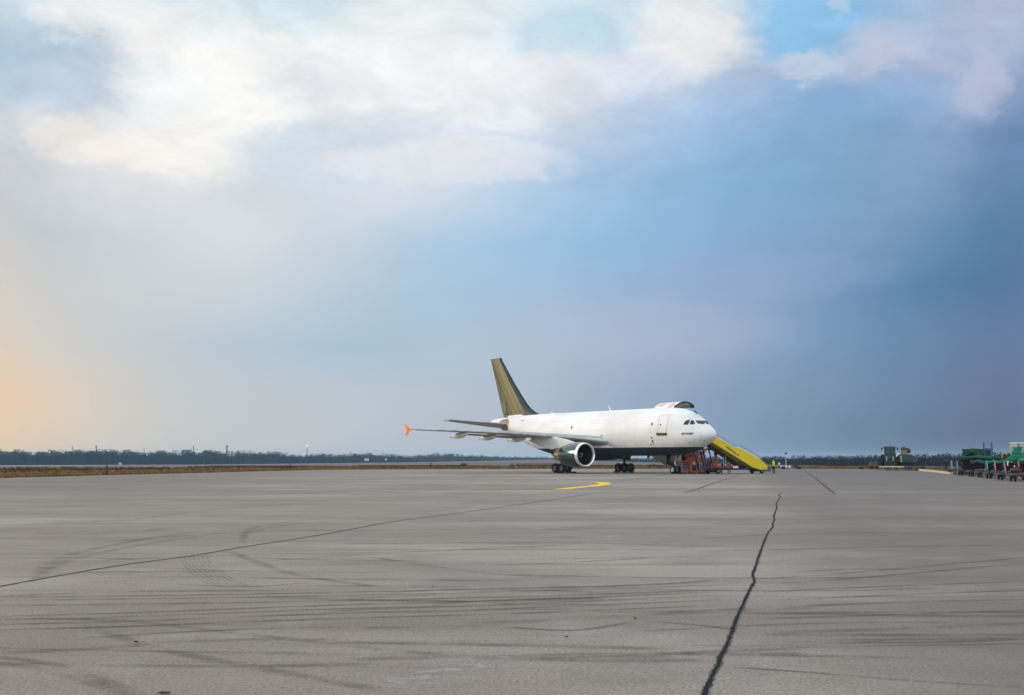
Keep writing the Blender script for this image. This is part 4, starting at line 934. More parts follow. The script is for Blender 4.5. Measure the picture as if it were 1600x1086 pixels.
# ------------------------------------------------------------------ far right: low trailer and machines
TDp = 186.0; s3 = TDp/1918
def mk(px, D): p = at(px, 735, D); return Vector((p.x, p.y, 0))
tr = empty('flat_trailer', mk(1407, TDp), R(-17.5), 'long low flat trailer with a pale timber edge carrying two machines', 'trailer')
def tx(x): return (x-1407)*s3
MB().box((tx(1393.5), 1.2, .58), (37*s3, 2.6, .10)).build('timber_deck', M_wood, tr); MB().box((tx(1393.5), -.13, .57), (37*s3, .06, .17)).build('deck_edge', M_cream, tr)
MB().box((tx(1425), 1.2, .50), (25.8*s3, 2.6, .14)).build('drawbar_deck', M_dark, tr, bevel=.02); MB().tube([(tx(1436), 1.2, .45), (tx(1445), 1.2, .35)], .06).build('drawbar', M_dark, tr)
for x in (1386, 1391, 1400, 1416, 1421):
    for y in (.2, 2.2):
        a, b = MB(), MB(); wheel(a, b, (0, 0, 0), .24, .22, 18)
        for m_ in (a, b): m_.v = [(p[1]*1.0+0, p[0], p[2]) if False else p for p in m_.v]
        w_ = a.build('wheel', M_black, tr, smooth=True); w_.location = (tx(x), y, .24); b.build('rim', M_grey, w_, smooth=True)
TZ = .64
tk = empty('farm_tractor', mk(1391, TDp+1.3)+Vector((0, 0, TZ)), R(-17), 'dark green tractor with a glazed cab facing the camera on the flat trailer', 'tractor')
h = lambda y: (729-y)*s3
xx = lambda x: (x-1391)*s3
MB().loft([[(xx(1386)+o_, y, z), (xx(1396)-o_, y, z), (xx(1396)-o_, y+.0, z+.0), (xx(1386)+o_, y, z)] for o_, y, z in ((0, -.9, .5), (0.02, -.95, 1.1))]).build('grille', M_dark, tk)
MB().box((0, -.2, 1.0), (1.0, 1.5, .9), taper=.9).build('bonnet', M_tractor, tk, bevel=.06)
MB().box((0, .1, .55), (.8, 2.6, .35)).build('frame', M_dark, tk, bevel=.03)
cabp = MB()
for sx in (-1, 1):
    for y in (.55, 1.9): cabp.box((sx*.72, y, 2.05), (.18, .12, 1.6))
cabp.box((0, 1.2, 1.3), (1.6, 1.45, .16)); cabp.box((0, .56, 1.55), (1.3, .1, .5)); cabp.build('cab_frame', M_tractor, tk)
MB().loft([[(.3*math.cos(a), 1.1+.2*math.sin(a), z) for a in [k*math.pi/6 for k in range(12)]] for z in (1.35, 2.2)]).build('seat', M_black, tk)
MB().box((0, 1.2, 2.15), (1.34, 1.15, 1.25)).build('cab_glass', M_glass, tk); MB().box((0, 1.2, 2.90), (1.85, 1.75, .2), taper=.92).build('cab_roof', M_tractor, tk, bevel=.05)
for sx in (-1, 1):
    MB().tube([(sx*.8, .5, 2.7), (sx*1.12, .35, 2.75)], .03).build('mirror_arm', M_dark, tk); MB().box((sx*1.16, .35, 2.62), (.2, .08, .42)).build('mirror', M_dark, tk, bevel=.03)
    MB().box((sx*.48, -.95, 1.15), (.16, .06, .65)).build('headlight', M_pblue, tk, bevel=.02)
    for y, r, w in ((1.5, .88, .5), (-.55, .62, .4)):
        a, b = MB(), MB(); a.lathe([(-w/2,r*.5),(-w/2,r*.86),(-w*.36,r*.97),(w*.36,r*.97),(w/2,r*.86),(w/2,r*.5)], (sx*1.1, y, r), (1, 0, 0), 26); b.lathe([(-w*.4,.02),(-w*.3,r*.52),(w*.3,r*.52),(w*.4,.02)], (sx*1.1, y, r), (1, 0, 0), 26)
        w_ = a.build('wheel', M_black, tk, smooth=True); b.build('rim', M_khaki, w_, smooth=True)
    MB().box((sx*1.1, 1.4, 1.72), (.55, 1.3, .07)).build('mudguard', M_tractor, tk, bevel=.02)
MB().tube([(.62, -.1, 1.3), (.62, -.1, 2.3)], .05).build('exhaust_pipe', M_dark, tk)
ex = empty('service_vehicle', mk(1416.5, TDp+1.2)+Vector((0, 0, TZ)), R(-17.5), 'khaki green boxy service vehicle with domed top gear, right of the tractor on the trailer', 'service vehicle')
x4 = lambda x: (x-1416.5)*s3
MB().loft([[(x4(a), -.9, z), (x4(b), -.9, z), (x4(b), 1.2, z), (x4(a), 1.2, z)] for a, b, z in ((1404, 1429, .35), (1404, 1429.5, 1.0), (1406, 1426, 1.72), (1408, 1424, 1.78))]).build('body', M_khaki, ex, bevel=.05)
MB().box((x4(1417), -.93, 1.25), (14*s3, .05, .5)).build('windscreen', M_glass, ex); MB().box((x4(1409), -.95, 1.05), (.14, .06, 1.0)).build('pale_stripe', M_cream, ex); MB().box((x4(1417), -.97, 1.25), (.07, .05, .6)).build('window_post', M_khaki, ex)
MB().box((x4(1416), 0, .35), (24*s3, 2, .5)).build('undercarriage', M_black, ex, bevel=.04)
MB().box((x4(1413.5), .1, 2.05), (9*s3, 1.2, .7)).build('top_housing', M_bronze, ex, bevel=.08)
MB().sphere((x4(1413), .1, 2.62), .46, sc_=(1, 1, .7)).build('dome', M_khaki, ex, smooth='all'); MB().sphere((x4(1419.5), .1, 2.35), .42).build('dome', M_tractor, ex, smooth='all')
MB().tube([(x4(1402), -.7, 1.45), (x4(1405.5), -.6, 2.0)], .13).build('white_pipe', M_white, ex, smooth=True)
MB().box((x4(1431.5), -.2, 1.1), (.2, .5, .7)).build('side_mirror', M_blue, ex, bevel=.03)
for x in (1406, 1426):
    a, b = MB(), MB(); a.lathe([(-.2,.2),(-.2,.38),(.2,.38),(.2,.2)], (x4(x), -.5, .38), (1, 0, 0), 20); w_ = a.build('wheel', M_black, ex, smooth=True); b.lathe([(-.18,.02),(-.15,.22),(.15,.22),(.18,.02)], (x4(x), -.5, .38), (1, 0, 0), 20).build('rim', M_khaki, w_)
sm = empty('small_trailer', mk(1366, 203), 0, 'small olive two-wheeled cart at the far edge of the apron', 'cart'); s5 = 203/1918
MB().box((0, .3, .75), (1.5, 1.0, .3), taper=.8).build('body', M_olive, sm, bevel=.05)
for x, c_ in ((-.42, M_olive), (.36, M_khaki)): MB().sphere((x, .2, 1.0), .3, sc_=(1, 1, .8)).build('motor_cover', c_, sm, smooth='all')
for x in (-.42, .45):
    a, b = MB(), MB(); wheel(a, b, (0, 0, 0), .28, .2, 18); w_ = a.build('wheel', M_black, sm, smooth=True); w_.location = (x, 0, .28); b.build('rim', M_olive, w_)
MB().tube([(-.7, 0, .6), (-1.1, 0, .9)], .04).build('drawbar', M_olive, sm)

# ------------------------------------------------------------------ edge furniture
def at_ground(px, py, z=0): return G(px, py, z)
for i, (x, y, w) in enumerate(((1224, 732.0, 5.5), (1248.8, 732.0, 6), (1345.8, 731.9, 6))):
    p = at(x, y, 213); p.z = 0; s6 = 213/1918; L_ = w*s6
    o = MB().lathe([(-L_/2,.02),(-L_/2,.14),(-L_*.35,.2),(L_*.35,.2),(L_/2,.14),(L_/2,.02)], (0, 0, .16), (1, 0, 0), 14).build('rubber_weight', M_black, smooth=True); o.location = p
    tag(o, ['squat black rubber weight on the apron edge, nearest the stairs', 'squat black rubber weight on the apron edge, right of the signal post', 'squat black rubber weight on the apron edge, nearest the small cart'][i], 'weight', 'black weights along the far apron edge')
p = at(1228.2, 728.5, 240); p.z = -.07; s6 = 240/1918
sg = empty('signal_post', p, 0, 'thin white post with a small dark round head beyond the apron edge', 'signal post')
MB().tube([(0, 0, 0), (0, 0, 2.6)], .045).build('post', M_white, sg); MB().lathe([(-.1,.02),(-.1,.2),(.1,.2),(.1,.02)], (0, 0, 2.85), (0, 1, 0), 20).build('disc', M_dark, sg, smooth=True); MB().box((.08, 0, .25), (.3, .3, .4)).build('foot_box', M_white, sg)
p = at(1217.6, 728, 236); p.z = -.07
sg = empty('small_sign', p, 0, 'small white square sign on a dark leg beside the standing person', 'sign')
MB().box((0, 0, .9), (.34, .06, .42)).build('panel', M_white, sg, bevel=.01); MB().tube([(0, .04, 0), (0, .04, .8)], .05).build('leg', M_dark, sg)
mk0 = None
for i, x in enumerate((1220.4, 1234)):
    p = at(x, 728, 236); p.z = -.07
    if mk0 is None: mk0 = MB().loft([[(w*math.cos(a), w*math.sin(a), z) for a in [k*math.pi/5 for k in range(10)]] for z, w in ((0, .14), (.5, .12), (.56, .05))]).build('marker_post', M_white, smooth=True); o = mk0
    else: o = mk0.copy(); COL.objects.link(o)
    o.location = p; tag(o, ['short white marker post between the small sign and the tall signal post', 'short white marker post right of the tall signal post'][i], 'marker post', 'white marker posts beyond the apron')
mk0 = None
for i, (x, y, hh, lab) in enumerate(((166.5, 742, .9, 'dark stub post in the dry grass at far left'), (334.5, 737.6, .5, 'short dark stub post at the apron edge under the tall mast'), (373, 735, .7, 'dark stub post in the dry grass right of the tall mast'), (454, 732, .7, 'dark stub post in the dry grass left of the glowing flare'), (673, 732.6, .9, 'dark stub post in the dry grass below the wingtip'))):
    p = G(x, y+.3); p.z = -.07
    if mk0 is None: mk0 = MB().box((0, 0, .5), (.16, .16, 1), taper=.8).box((0, 0, 1.02), (.24, .24, .08)).build('stub_post', M_dark); o = mk0
    else: o = mk0.copy(); COL.objects.link(o)
    o.location = p; o.scale = (1, 1, hh*1.15); tag(o, lab, 'post', 'dark stub posts along the left apron edge')
# pale kerb stones
k1, k2, k3 = G(1437.5, 736.0), G(1463.5, 738.6), G(1487, 741.9)
for i, (a, b) in enumerate(((k1, k2), (k2, k3))):
    d = b-a; L_ = d.length-.15
    o = MB().box((0, 0, .14), (L_, .35, .26)).build('kerb_beam', M_kerb, bevel=.03); o.location = (a+b)/2; o.rotation_euler.z = math.atan2(d.y, d.x)
    tag(o, ['pale concrete kerb beam next to the flat trailer', 'pale concrete kerb beam next to the cargo dollies'][i], 'kerb beam', 'pale kerb beams')
# low picket fence behind the near main wheels
p0, p1 = at(797, 727, 300), at(905, 727, 330)
fn = empty('low_fence', Vector((p0.x, p0.y, terr(p0.x, p0.y))), math.atan2(p1.y-p0.y, p1.x-p0.x), 'low dark picket fence in the field behind the near engine', 'fence')
L_ = (p1-p0).length; f_ = MB(); n = 34
for k in range(n+1): f_.box((L_*k/n, 0, .36), (.16, .1, .72))
f_.build('pickets', mat('dull_fence_timber', (.05, .04, .045), .9), fn); MB().box((L_/2, .08, .55), (L_, .06, .1)).box((L_/2, .08, .2), (L_, .06, .1)).build('rails', mat('dull_fence_rail', (.055, .045, .05), .9), fn)

# masts on the skyline, flare stack
M_mast = mat('mast_grey', (.08, .09, .10), .7)
mast_lab = {112.3:'thin mast on the skyline, leftmost of the far masts', 149.5:'taller thin mast on the skyline above the left wood', 224.5:'short faint mast between two taller masts on the left skyline', 301.8:'thin mast on the skyline above the ragged tree tops', 354:'thick tall mast on the skyline left of the glowing flare'}
for x, yt, r in ((112.3, 697, .25), (149.5, 696, .35), (224.5, 700, .2), (301.8, 697, .3), (354, 695.5, .5)):
    D, zb = base_at(x); D += 120; p = at(x, 727, D); p.z = zb-1; top = at(x, yt, D).z-p.z
    r_ = empty('mast', p, 0, mast_lab[x], 'mast', 'masts on the far skyline'); MB().tube([(0,0,0), (0,0,top)], [r*1.3, r], 6).build('pole', M_mast, r_); MB().box((0, 0, top*.94), (r*6, r, r)).build('crossarm', M_mast, r_)
D, zb = base_at(479); D += 150; p = at(479.5, 727, D); p.z = zb-1; top = at(479.5, 698.5, D).z-p.z
r_ = empty('flare_stack', p, 0, 'tall thin stack with a glowing orange flame on the skyline', 'flare stack')
MB().tube([(0,0,0), (0,0,top)], [.6, .35], 8).build('stack', M_mast, r_)
mf = bpy.data.materials.new('flame'); mf.use_nodes = True; b_ = mf.node_tree.nodes['Principled BSDF']; b_.inputs['Emission Color'].default_value = (1, .45, .12, 1); b_.inputs['Emission Strength'].default_value = 1.3
MB().loft([[(w*math.cos(a), w*math.sin(a), top+z) for a in [k*math.pi/6 for k in range(12)]] for z, w in ((0, .3), (.4, .7), (1.0, .8), (1.6, .45), (2.2, .08))]).build('flame', mf, r_, smooth='all')
# tiny pale sheds by the far wood
for i, (x, y, w, lab) in enumerate(((573, 719.5, 6, 'long low white shed in front of the far wood'), (603, 719, 2, 'tiny white hut right of the long shed by the far wood'), (188, 725, 3, 'small pale hut at the foot of the left wood'))):
    D, zb = base_at(x); D -= 60; p = at(x, y, D); sx = D/1918; p.z = terr(p.x, p.y); r_ = empty('shed', p, 0, lab, 'shed', 'pale sheds by the far wood'); w *= sx
    hgt = 2.6 if i < 2 else 1.8
    if i < 2: r_.location.z = at(x, y+1, D).z
    MB().box((0, 0, hgt*.3), (w, 3, hgt*.6)).build('wall', M_lgrey, r_); MB().prism([(-w/2-.2,-1.8,hgt*.6),(w/2+.2,-1.8,hgt*.6),(w/2+.2,0,hgt),(-w/2-.2,0,hgt)], (0,.1,0)).prism([(-w/2-.2,0,hgt),(w/2+.2,0,hgt),(w/2+.2,1.8,hgt*.6),(-w/2-.2,1.8,hgt*.6)], (0,.1,0)).build('roof', M_grey, r_)
    MB().box((0, -1.52, hgt*.22), (w*.15, .06, hgt*.4)).build('door', M_dark, r_)

# ------------------------------------------------------------------ cargo dollies with tarpaulins, far right
DD = Vector((-.256, -.967, 0)); DZ = math.atan2(DD.y, DD.x)
def dpos(px, D): p = at(px, 735, D); return Vector((p.x, p.y, 0))
M_dolly = mat('dolly_grey', (.05, .058, .065), .6, var=.3)
def make_dolly(L_=3.6, Wd=2.4):
    r_ = empty('cargo_dolly', (0, 0, 0), 0)
    MB().box((0, Wd/2, .50), (L_, .1, .14)).box((0, -Wd/2, .50), (L_, .1, .14)).box((L_/2, 0, .50), (.1, Wd, .14)).box((-L_/2, 0, .50), (.1, Wd, .14)).build('deck_frame', M_dolly, r_, bevel=.01)
    rl_ = MB()
    for k in range(12): rl_.tube([(-L_/2+.2+k*(L_-.4)/11, -Wd/2+.08, .53), (-L_/2+.2+k*(L_-.4)/11, Wd/2-.08, .53)], .045, 8)
    rl_.build('rollers', M_dark, r_)
    MB().box((0, 0, .36), (L_*.9, .5, .12)).build('spine', M_dark, r_)
    for x in (-L_*.33, L_*.33):
        for y in (-Wd*.4, Wd*.4):
            a, b = MB(), MB(); wheel(a, b, (0, 0, 0), .2, .16, 16); w_ = a.build('wheel', M_black, r_, smooth=True); w_.location = (x, y, .2); b.build('rim', M_grey, w_)
    MB().tube([(L_/2, 0, .4), (L_/2+1.0, 0, .3)], .04).build('drawbar', M_dark, r_)
    return r_
d0 = make_dolly()
DLAB = ['empty low cargo dolly with pale blue end posts, farthest in the row', 'cargo dolly carrying the tarpaulin-covered load, second in the row', 'low cargo dolly behind the broad blue post, mid row', 'cargo dolly beside the broad blue post with a dark crate', 'cargo dolly with dotted pink posts in front of the green sheets', 'cargo dolly carrying a maroon bundle at the right edge of the picture', 'cargo dolly nearest the camera, mostly beyond the right edge']
dol = []
dspec = [(1498, 138), (1515, 131), (1532, 123.5), (1548, 116), (1563, 109), (1582, 101.5), (1603, 96)]
for i, (px, D) in enumerate(dspec):
    c = d0 if i == 0 else copy_tree(d0)
    c.location = dpos(px, D); c.rotation_euler = (0, 0, DZ); tag(c, DLAB[i], 'cargo dolly', 'cargo dollies in a row at the right'); dol.append(c)
# upright posts standing on the dollies' near corners (each a part of its dolly)
def post(px0, y0, px1, y1, D, w, m, name='end_post', par=None, m2=None):
    a = at(px0, y0, D); b = at(px1, y1, D); d = a-b; L_ = d.length; s_ = D/1918
    inv = (Matrix.Translation(par.location) @ Matrix.Rotation(par.rotation_euler.z, 4, 'Z')).inverted()
    P0 = inv @ b; P1 = inv @ a; P0.z = max(.1, P0.z)
    o = MB().tube([P0, P1], w/2, 4).build(name, m, par)
    if m2:
        off = Vector((0, 0, 0)); off_w = inv.to_3x3() @ Vector((-w*.75, .05, 0)); MB().tube([P0+off_w, P1+off_w], w/2, 4).build(name, m2, par)
    return o
post(1487, 719.5, 1487.6, 739.5, 140, .13, M_pblue, par=dol[0], m2=M_blue); post(1495.3, 720, 1496.2, 739.5, 136, .13, M_pblue, par=dol[0], m2=M_navy)
post(1502, 718, 1507, 740.5, 133, .14, M_pink, par=dol[1], m2=M_navy); post(1517.5, 724, 1516.5, 733, 130, .12, M_white, par=dol[1])
post(1542.2, 720, 1544, 746, 118, .17, M_pblue, par=dol[3], m2=M_blue); post(1542.2-1.6, 720, 1542, 746, 118.2, .15, M_blue, par=dol[3])
post(1554, 721.5, 1557, 746, 113, .13, M_pink, par=dol[4], m2=M_navy); post(1568.7, 720.5, 1573, 748.5, 107, .14, M_pink, par=dol[4], m2=M_navy)
post(1575, 720, 1574.5, 727.5, 106, .10, M_white, par=dol[5]); post(1591, 721.5, 1592, 730, 103, .10, M_pink, par=dol[5]); post(1585.2, 727, 1585.2, 731.5, 103, .09, M_white, par=dol[5])
# white sacks / gear on the decks
SL = ['row of pale sacks on the farthest dolly deck', 'pale sacks on the deck below the leaning pink post', 'small pale bundle in the shade of the green cover', 'pale sacks on the deck right of the broad blue post', 'pale sacks between the two dotted pink posts', 'pale sacks on the deck below the maroon bundle']
for i, (x, y, D, w) in enumerate(((1499, 738, 136, .9), (1510.5, 737.6, 132, .8), (1533, 740, 121, .9), (1549, 741, 115.5, 1.0), (1562, 742.5, 110, 1.0), (1577, 743, 104, 1.0))):
    mbk = MB(); random.seed(40+i)
    for k in range(3): mbk.sphere((-w/2+w*k/2, random.uniform(-.1, .1), .09), random.uniform(.13, .2), 10, 6, sc_=(random.uniform(1.2, 1.7), 1, random.uniform(.35, .55)))
    p = at(x, y, D); o = mbk.build('sacks', mat('pale_sack_%d' % i, (.17, .15, .14), .8, var=.3), smooth='all'); o.location = (p.x, p.y, .60); tag(o, SL[i], 'sacks', 'pale sacks lying on the dolly decks')
# covered loads : crate body + green tarpaulin
def load(x0, x1, ytop, ybot, D, dep, name, label, m, tarp=None, tarp_drop=.35, label2=None):
    s_ = D/1918; w = (x1-x0)*s_; p = at((x0+x1)/2, 735, D); zt = at(800, ytop, D).z; zb = max(at(800, ybot, D).z, .62)
    FR = -math.atan2(p.x, p.y); r_ = empty(name, (p.x, p.y, zb), FR, label, name.replace('_', ' ')); hgt = zt-zb
    MB().box((0, dep/2, hgt/2), (w, dep, hgt)).build('body', m, r_, bevel=.04)
    pl = MB(); n = max(3, int(w/.35))
    for k in range(n+1): pl.box((-w/2+w*k/n, -.03, hgt/2), (.06, .06, hgt*.96))
    pl.build('slat_posts', m, r_)
    if zb < 1.6:
        for sx in (-1, 1):
            for y in (.15, dep-.15): MB().box((sx*(w/2-.12), y, -zb/2), (.12, .12, zb-.01)).build('leg', M_dark, r_)
    if tarp:
        drape(p.x, p.y, zt, w+.16, dep+.16, tarp_drop, tarp, label2).rotation_euler.z = FR
    return r_
def drape(X, Y, z, w, d, drop, m, label, seed=1, sag=.10):
    random.seed(seed+int(w*100)); rr = []; nx = 16; rows = []
    prof = [(-.07, -drop), (-.06, -drop*.6), (-.03, -drop*.25), (.02, .0), (.25, .04), (.5, .06), (.75, .04), (.98, 0), (1.03, -drop*.3), (1.06, -drop)]
    for j, (v, dz) in enumerate(prof):
        row = []
        for i in range(nx+1):
            u = i/nx; e = .05*math.sin(u*23+j)+random.uniform(-.03, .03); row.append((X-w/2+w*u+random.uniform(-.02, .02), Y+v*d+(e if dz < -.05 else 0), z+.03+dz*(1+.35*math.sin(u*9+seed) if dz < -.02 else 1)+(-sag*.5*math.sin(math.pi*u*3) if dz > 0 else 0)))
        rows.append(row)
    mbq = MB()
    for a, b in zip(rows, rows[1:]):
        mbq.add(a+b, [(i, i+1, nx+2+i, nx+1+i) for i in range(nx)])
    o = mbq.build('tarpaulin', m, smooth='all', fix=False); so_ = o.modifiers.new('t', 'SOLIDIFY'); so_.thickness = .02
    # store relative to a base point of its own
    for v in o.data.vertices: v.co -= Vector((X, Y, z))
    o.location = (X, Y, z); return tag(o, label, 'tarpaulin')
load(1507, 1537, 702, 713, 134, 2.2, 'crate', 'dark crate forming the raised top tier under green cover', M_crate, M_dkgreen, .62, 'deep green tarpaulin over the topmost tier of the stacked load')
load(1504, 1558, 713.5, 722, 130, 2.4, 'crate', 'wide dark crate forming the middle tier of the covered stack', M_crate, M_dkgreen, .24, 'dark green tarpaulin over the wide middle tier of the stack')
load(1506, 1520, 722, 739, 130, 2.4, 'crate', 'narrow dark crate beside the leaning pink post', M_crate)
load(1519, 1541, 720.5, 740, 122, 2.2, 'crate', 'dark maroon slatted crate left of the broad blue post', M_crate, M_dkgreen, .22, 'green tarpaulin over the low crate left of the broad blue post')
load(1545, 1563, 720.8, 742, 115, 2.2, 'crate', 'dark maroon slatted crate right of the broad blue post', M_crate, M_green, .18, 'green tarpaulin over the low crate right of the broad blue post')
load(1563, 1584, 723, 743, 109, 2.0, 'crate', 'black slatted crate behind the dotted pink post', M_crate)
load(1586, 1612, 724, 742, 104, 2.0, 'crate', 'dark crate at the right edge behind the maroon bundle', M_crate)
# blue mast frame behind the loads
bf = empty('lift_mast', dpos(1544.5, 140), R(-21), 'blue twin-post lifting mast rising behind the green covers', 'lift mast'); s7 = 140/1918
zt = at(800, 690, 140).z
for sx in (-1, 1):
    MB().loft([[(sx*.42-w/2, -.1, z), (sx*.42+w/2, -.1, z), (sx*.42+w/2, .1, z), (sx*.42-w/2, .1, z)] for z, w in ((0, .24), (zt-.3, .22), (zt, .10))]).build('post', M_blue, bf, bevel=.02)
MB().box((0, .05, zt-.85), (.9, .16, .14)).build('cross_bar', M_dark, bf); MB().box((0, .12, zt-1.4), (.75, .14, .9)).build('carriage', M_navy, bf, bevel=.02); MB().box((0, .1, .3), (1.3, 1.4, .5)).build('base', M_navy, bf, bevel=.04)
# cream canopy frame with green sheets falling from it
cf = empty('canopy_frame', dpos(1592, 112), R(-22), 'cream flat-roofed canopy frame at the right edge of the picture', 'canopy'); s8 = 112/1918
cx = lambda x: (x-1592)*s8
zt = at(800, 691.5, 112).z; z2 = at(800, 698.5, 112).z
MB().box((cx(1595), 1.0, zt-.05), (30*s8, 2.4, .10)).build('roof', M_white, cf, bevel=.02)
MB().box((cx(1586.5), -.12, (zt+z2)/2), (9*s8, .05, (zt-z2)-.1)).box((cx(1601), -.12, (zt+z2)/2), (16*s8, .05, (zt-z2)-.1)).build('fascia', M_cream, cf)
for x in (1581.5, 1607): 
    for y in (0, 2.0): MB().box((cx(x), y, zt/2-.05), (.12, .12, zt-.1)).build('post', M_cream, cf)
MB().box((cx(1593), -.14, (zt+z2)/2), (.12, .08, (zt-z2)-.05)).build('fascia_post', M_bronze, cf)
def sheet(path, name, m, label, seed=0):
    """hanging cloth: rows of (left px, right px, y px, depth)"""
    random.seed(seed); rows = []; n = 10
    for x0, x1, y0, y1, D in path:
        rows.append([at(x0+(x1-x0)*k/n, y0+(y1-y0)*k/n, D+.12*math.sin(k*1.9+seed)) for k in range(n+1)])
    o0 = rows[0][0].copy(); mbq = MB()
    for a, b in zip(rows, rows[1:]): mbq.add([p-o0 for p in a+b], [(i, i+1, n+2+i, n+1+i) for i in range(n)])
    o = mbq.build(name, m, smooth='all', fix=False); o.location = o0; so_ = o.modifiers.new('t', 'SOLIDIFY'); so_.thickness = .02; return tag(o, label, 'tarpaulin')
sheet([(1583.5,1597,698.5,698.2,111.8),(1583,1596,703,704,111.3),(1580.5,1594,709,711,110.8),(1577,1590,714,716,110.2),(1568,1583,719,720,109.6),(1560,1578,721,722.5,109.2)], 'green_sheet', M_green, 'bright green sheet sweeping down from the cream canopy', 2)
sheet([(1597.5,1612,706,700,108),(1596,1612,711,708,107.4),(1592,1612,716,715,106.8),(1588,1612,721,720,106.2)], 'green_sheet', M_green, 'green sheet hanging at the very right edge below the canopy', 4)
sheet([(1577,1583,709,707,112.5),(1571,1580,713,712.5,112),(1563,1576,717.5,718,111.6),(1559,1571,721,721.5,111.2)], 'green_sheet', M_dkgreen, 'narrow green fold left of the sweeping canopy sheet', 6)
p = at(1569.5, 717, 125); r_ = empty('orange_frame', Vector((p.x, p.y, 0)), 0, 'small orange hooped frame showing between the covers', 'frame'); zt = at(800, 708.5, 125).z
MB().tube([(-.22, 0, 0), (-.22, 0, zt-.08), (-.12, 0, zt), (.12, 0, zt), (.22, 0, zt-.08), (.22, 0, 0)], .05, 6).build('hoop', mat('amber_paint', (.55, .25, .02), .6), r_); MB().box((0, .1, zt-.35), (.4, .1, .4)).build('inner_panel', M_dark, r_)
p = at(1587, 742, 102); mbk = MB()
for (x, z, r, sx) in ((-.24, .18, .2, 1.1), (.05, .2, .24, 1.1), (.32, .16, .18, 1.1), (0, .38, .14, 1.1)): mbk.sphere((x, 0, z), r, 14, 8, sc_=(sx, .9, .9))
o = mbk.build('maroon_bundle', M_maroon, smooth='all'); o.location = (p.x, p.y, .60); tag(o, 'glossy maroon wrapped bundle on the dolly near the right edge', 'bundle')

# ------------------------------------------------------------------ vegetation
TOPX = [-200,0,60,100,150,200,240,300,350,400,440,480,520,560,600,640,680,720,760,800,860,930,1000,1060,1130,1200,1250,1300,1350,1400,1450,1500,1550,1600,1800]
TOPY = [704,704,705,704,703.5,704,706.5,704,706.5,705.2,708,709.5,710,708,710,711.5,708.6,710.5,711.5,712.5,713.8,714.5,714.5,714,713,712.5,712,711.5,710,709.5,709,707.5,706,704,702]
M_wood1, q = newmat('far_wood_foliage')
ri = q.new('ShaderNodeAttribute'); ri.attribute_name = 'tone'
q.L(q.mix(ri.outputs['Fac'], (.002, .030, .055), (.009, .055, .095)), q.b.inputs['Base Color']); q.b.inputs['Roughness'].default_value = 1; q.b.inputs['Specular IOR Level'].default_value = .05  # blue distance haze painted into the foliage colour
M_wood2, q = newmat('bare_wood_twigs')
ri = q.new('ShaderNodeAttribute'); ri.attribute_name = 'tone'
q.L(q.mix(ri.outputs['Fac'], (.003, .008, .018), (.016, .022, .034)), q.b.inputs['Base Color']); q.b.inputs['Roughness'].default_value = 1; q.b.inputs['Specular IOR Level'].default_value = .05
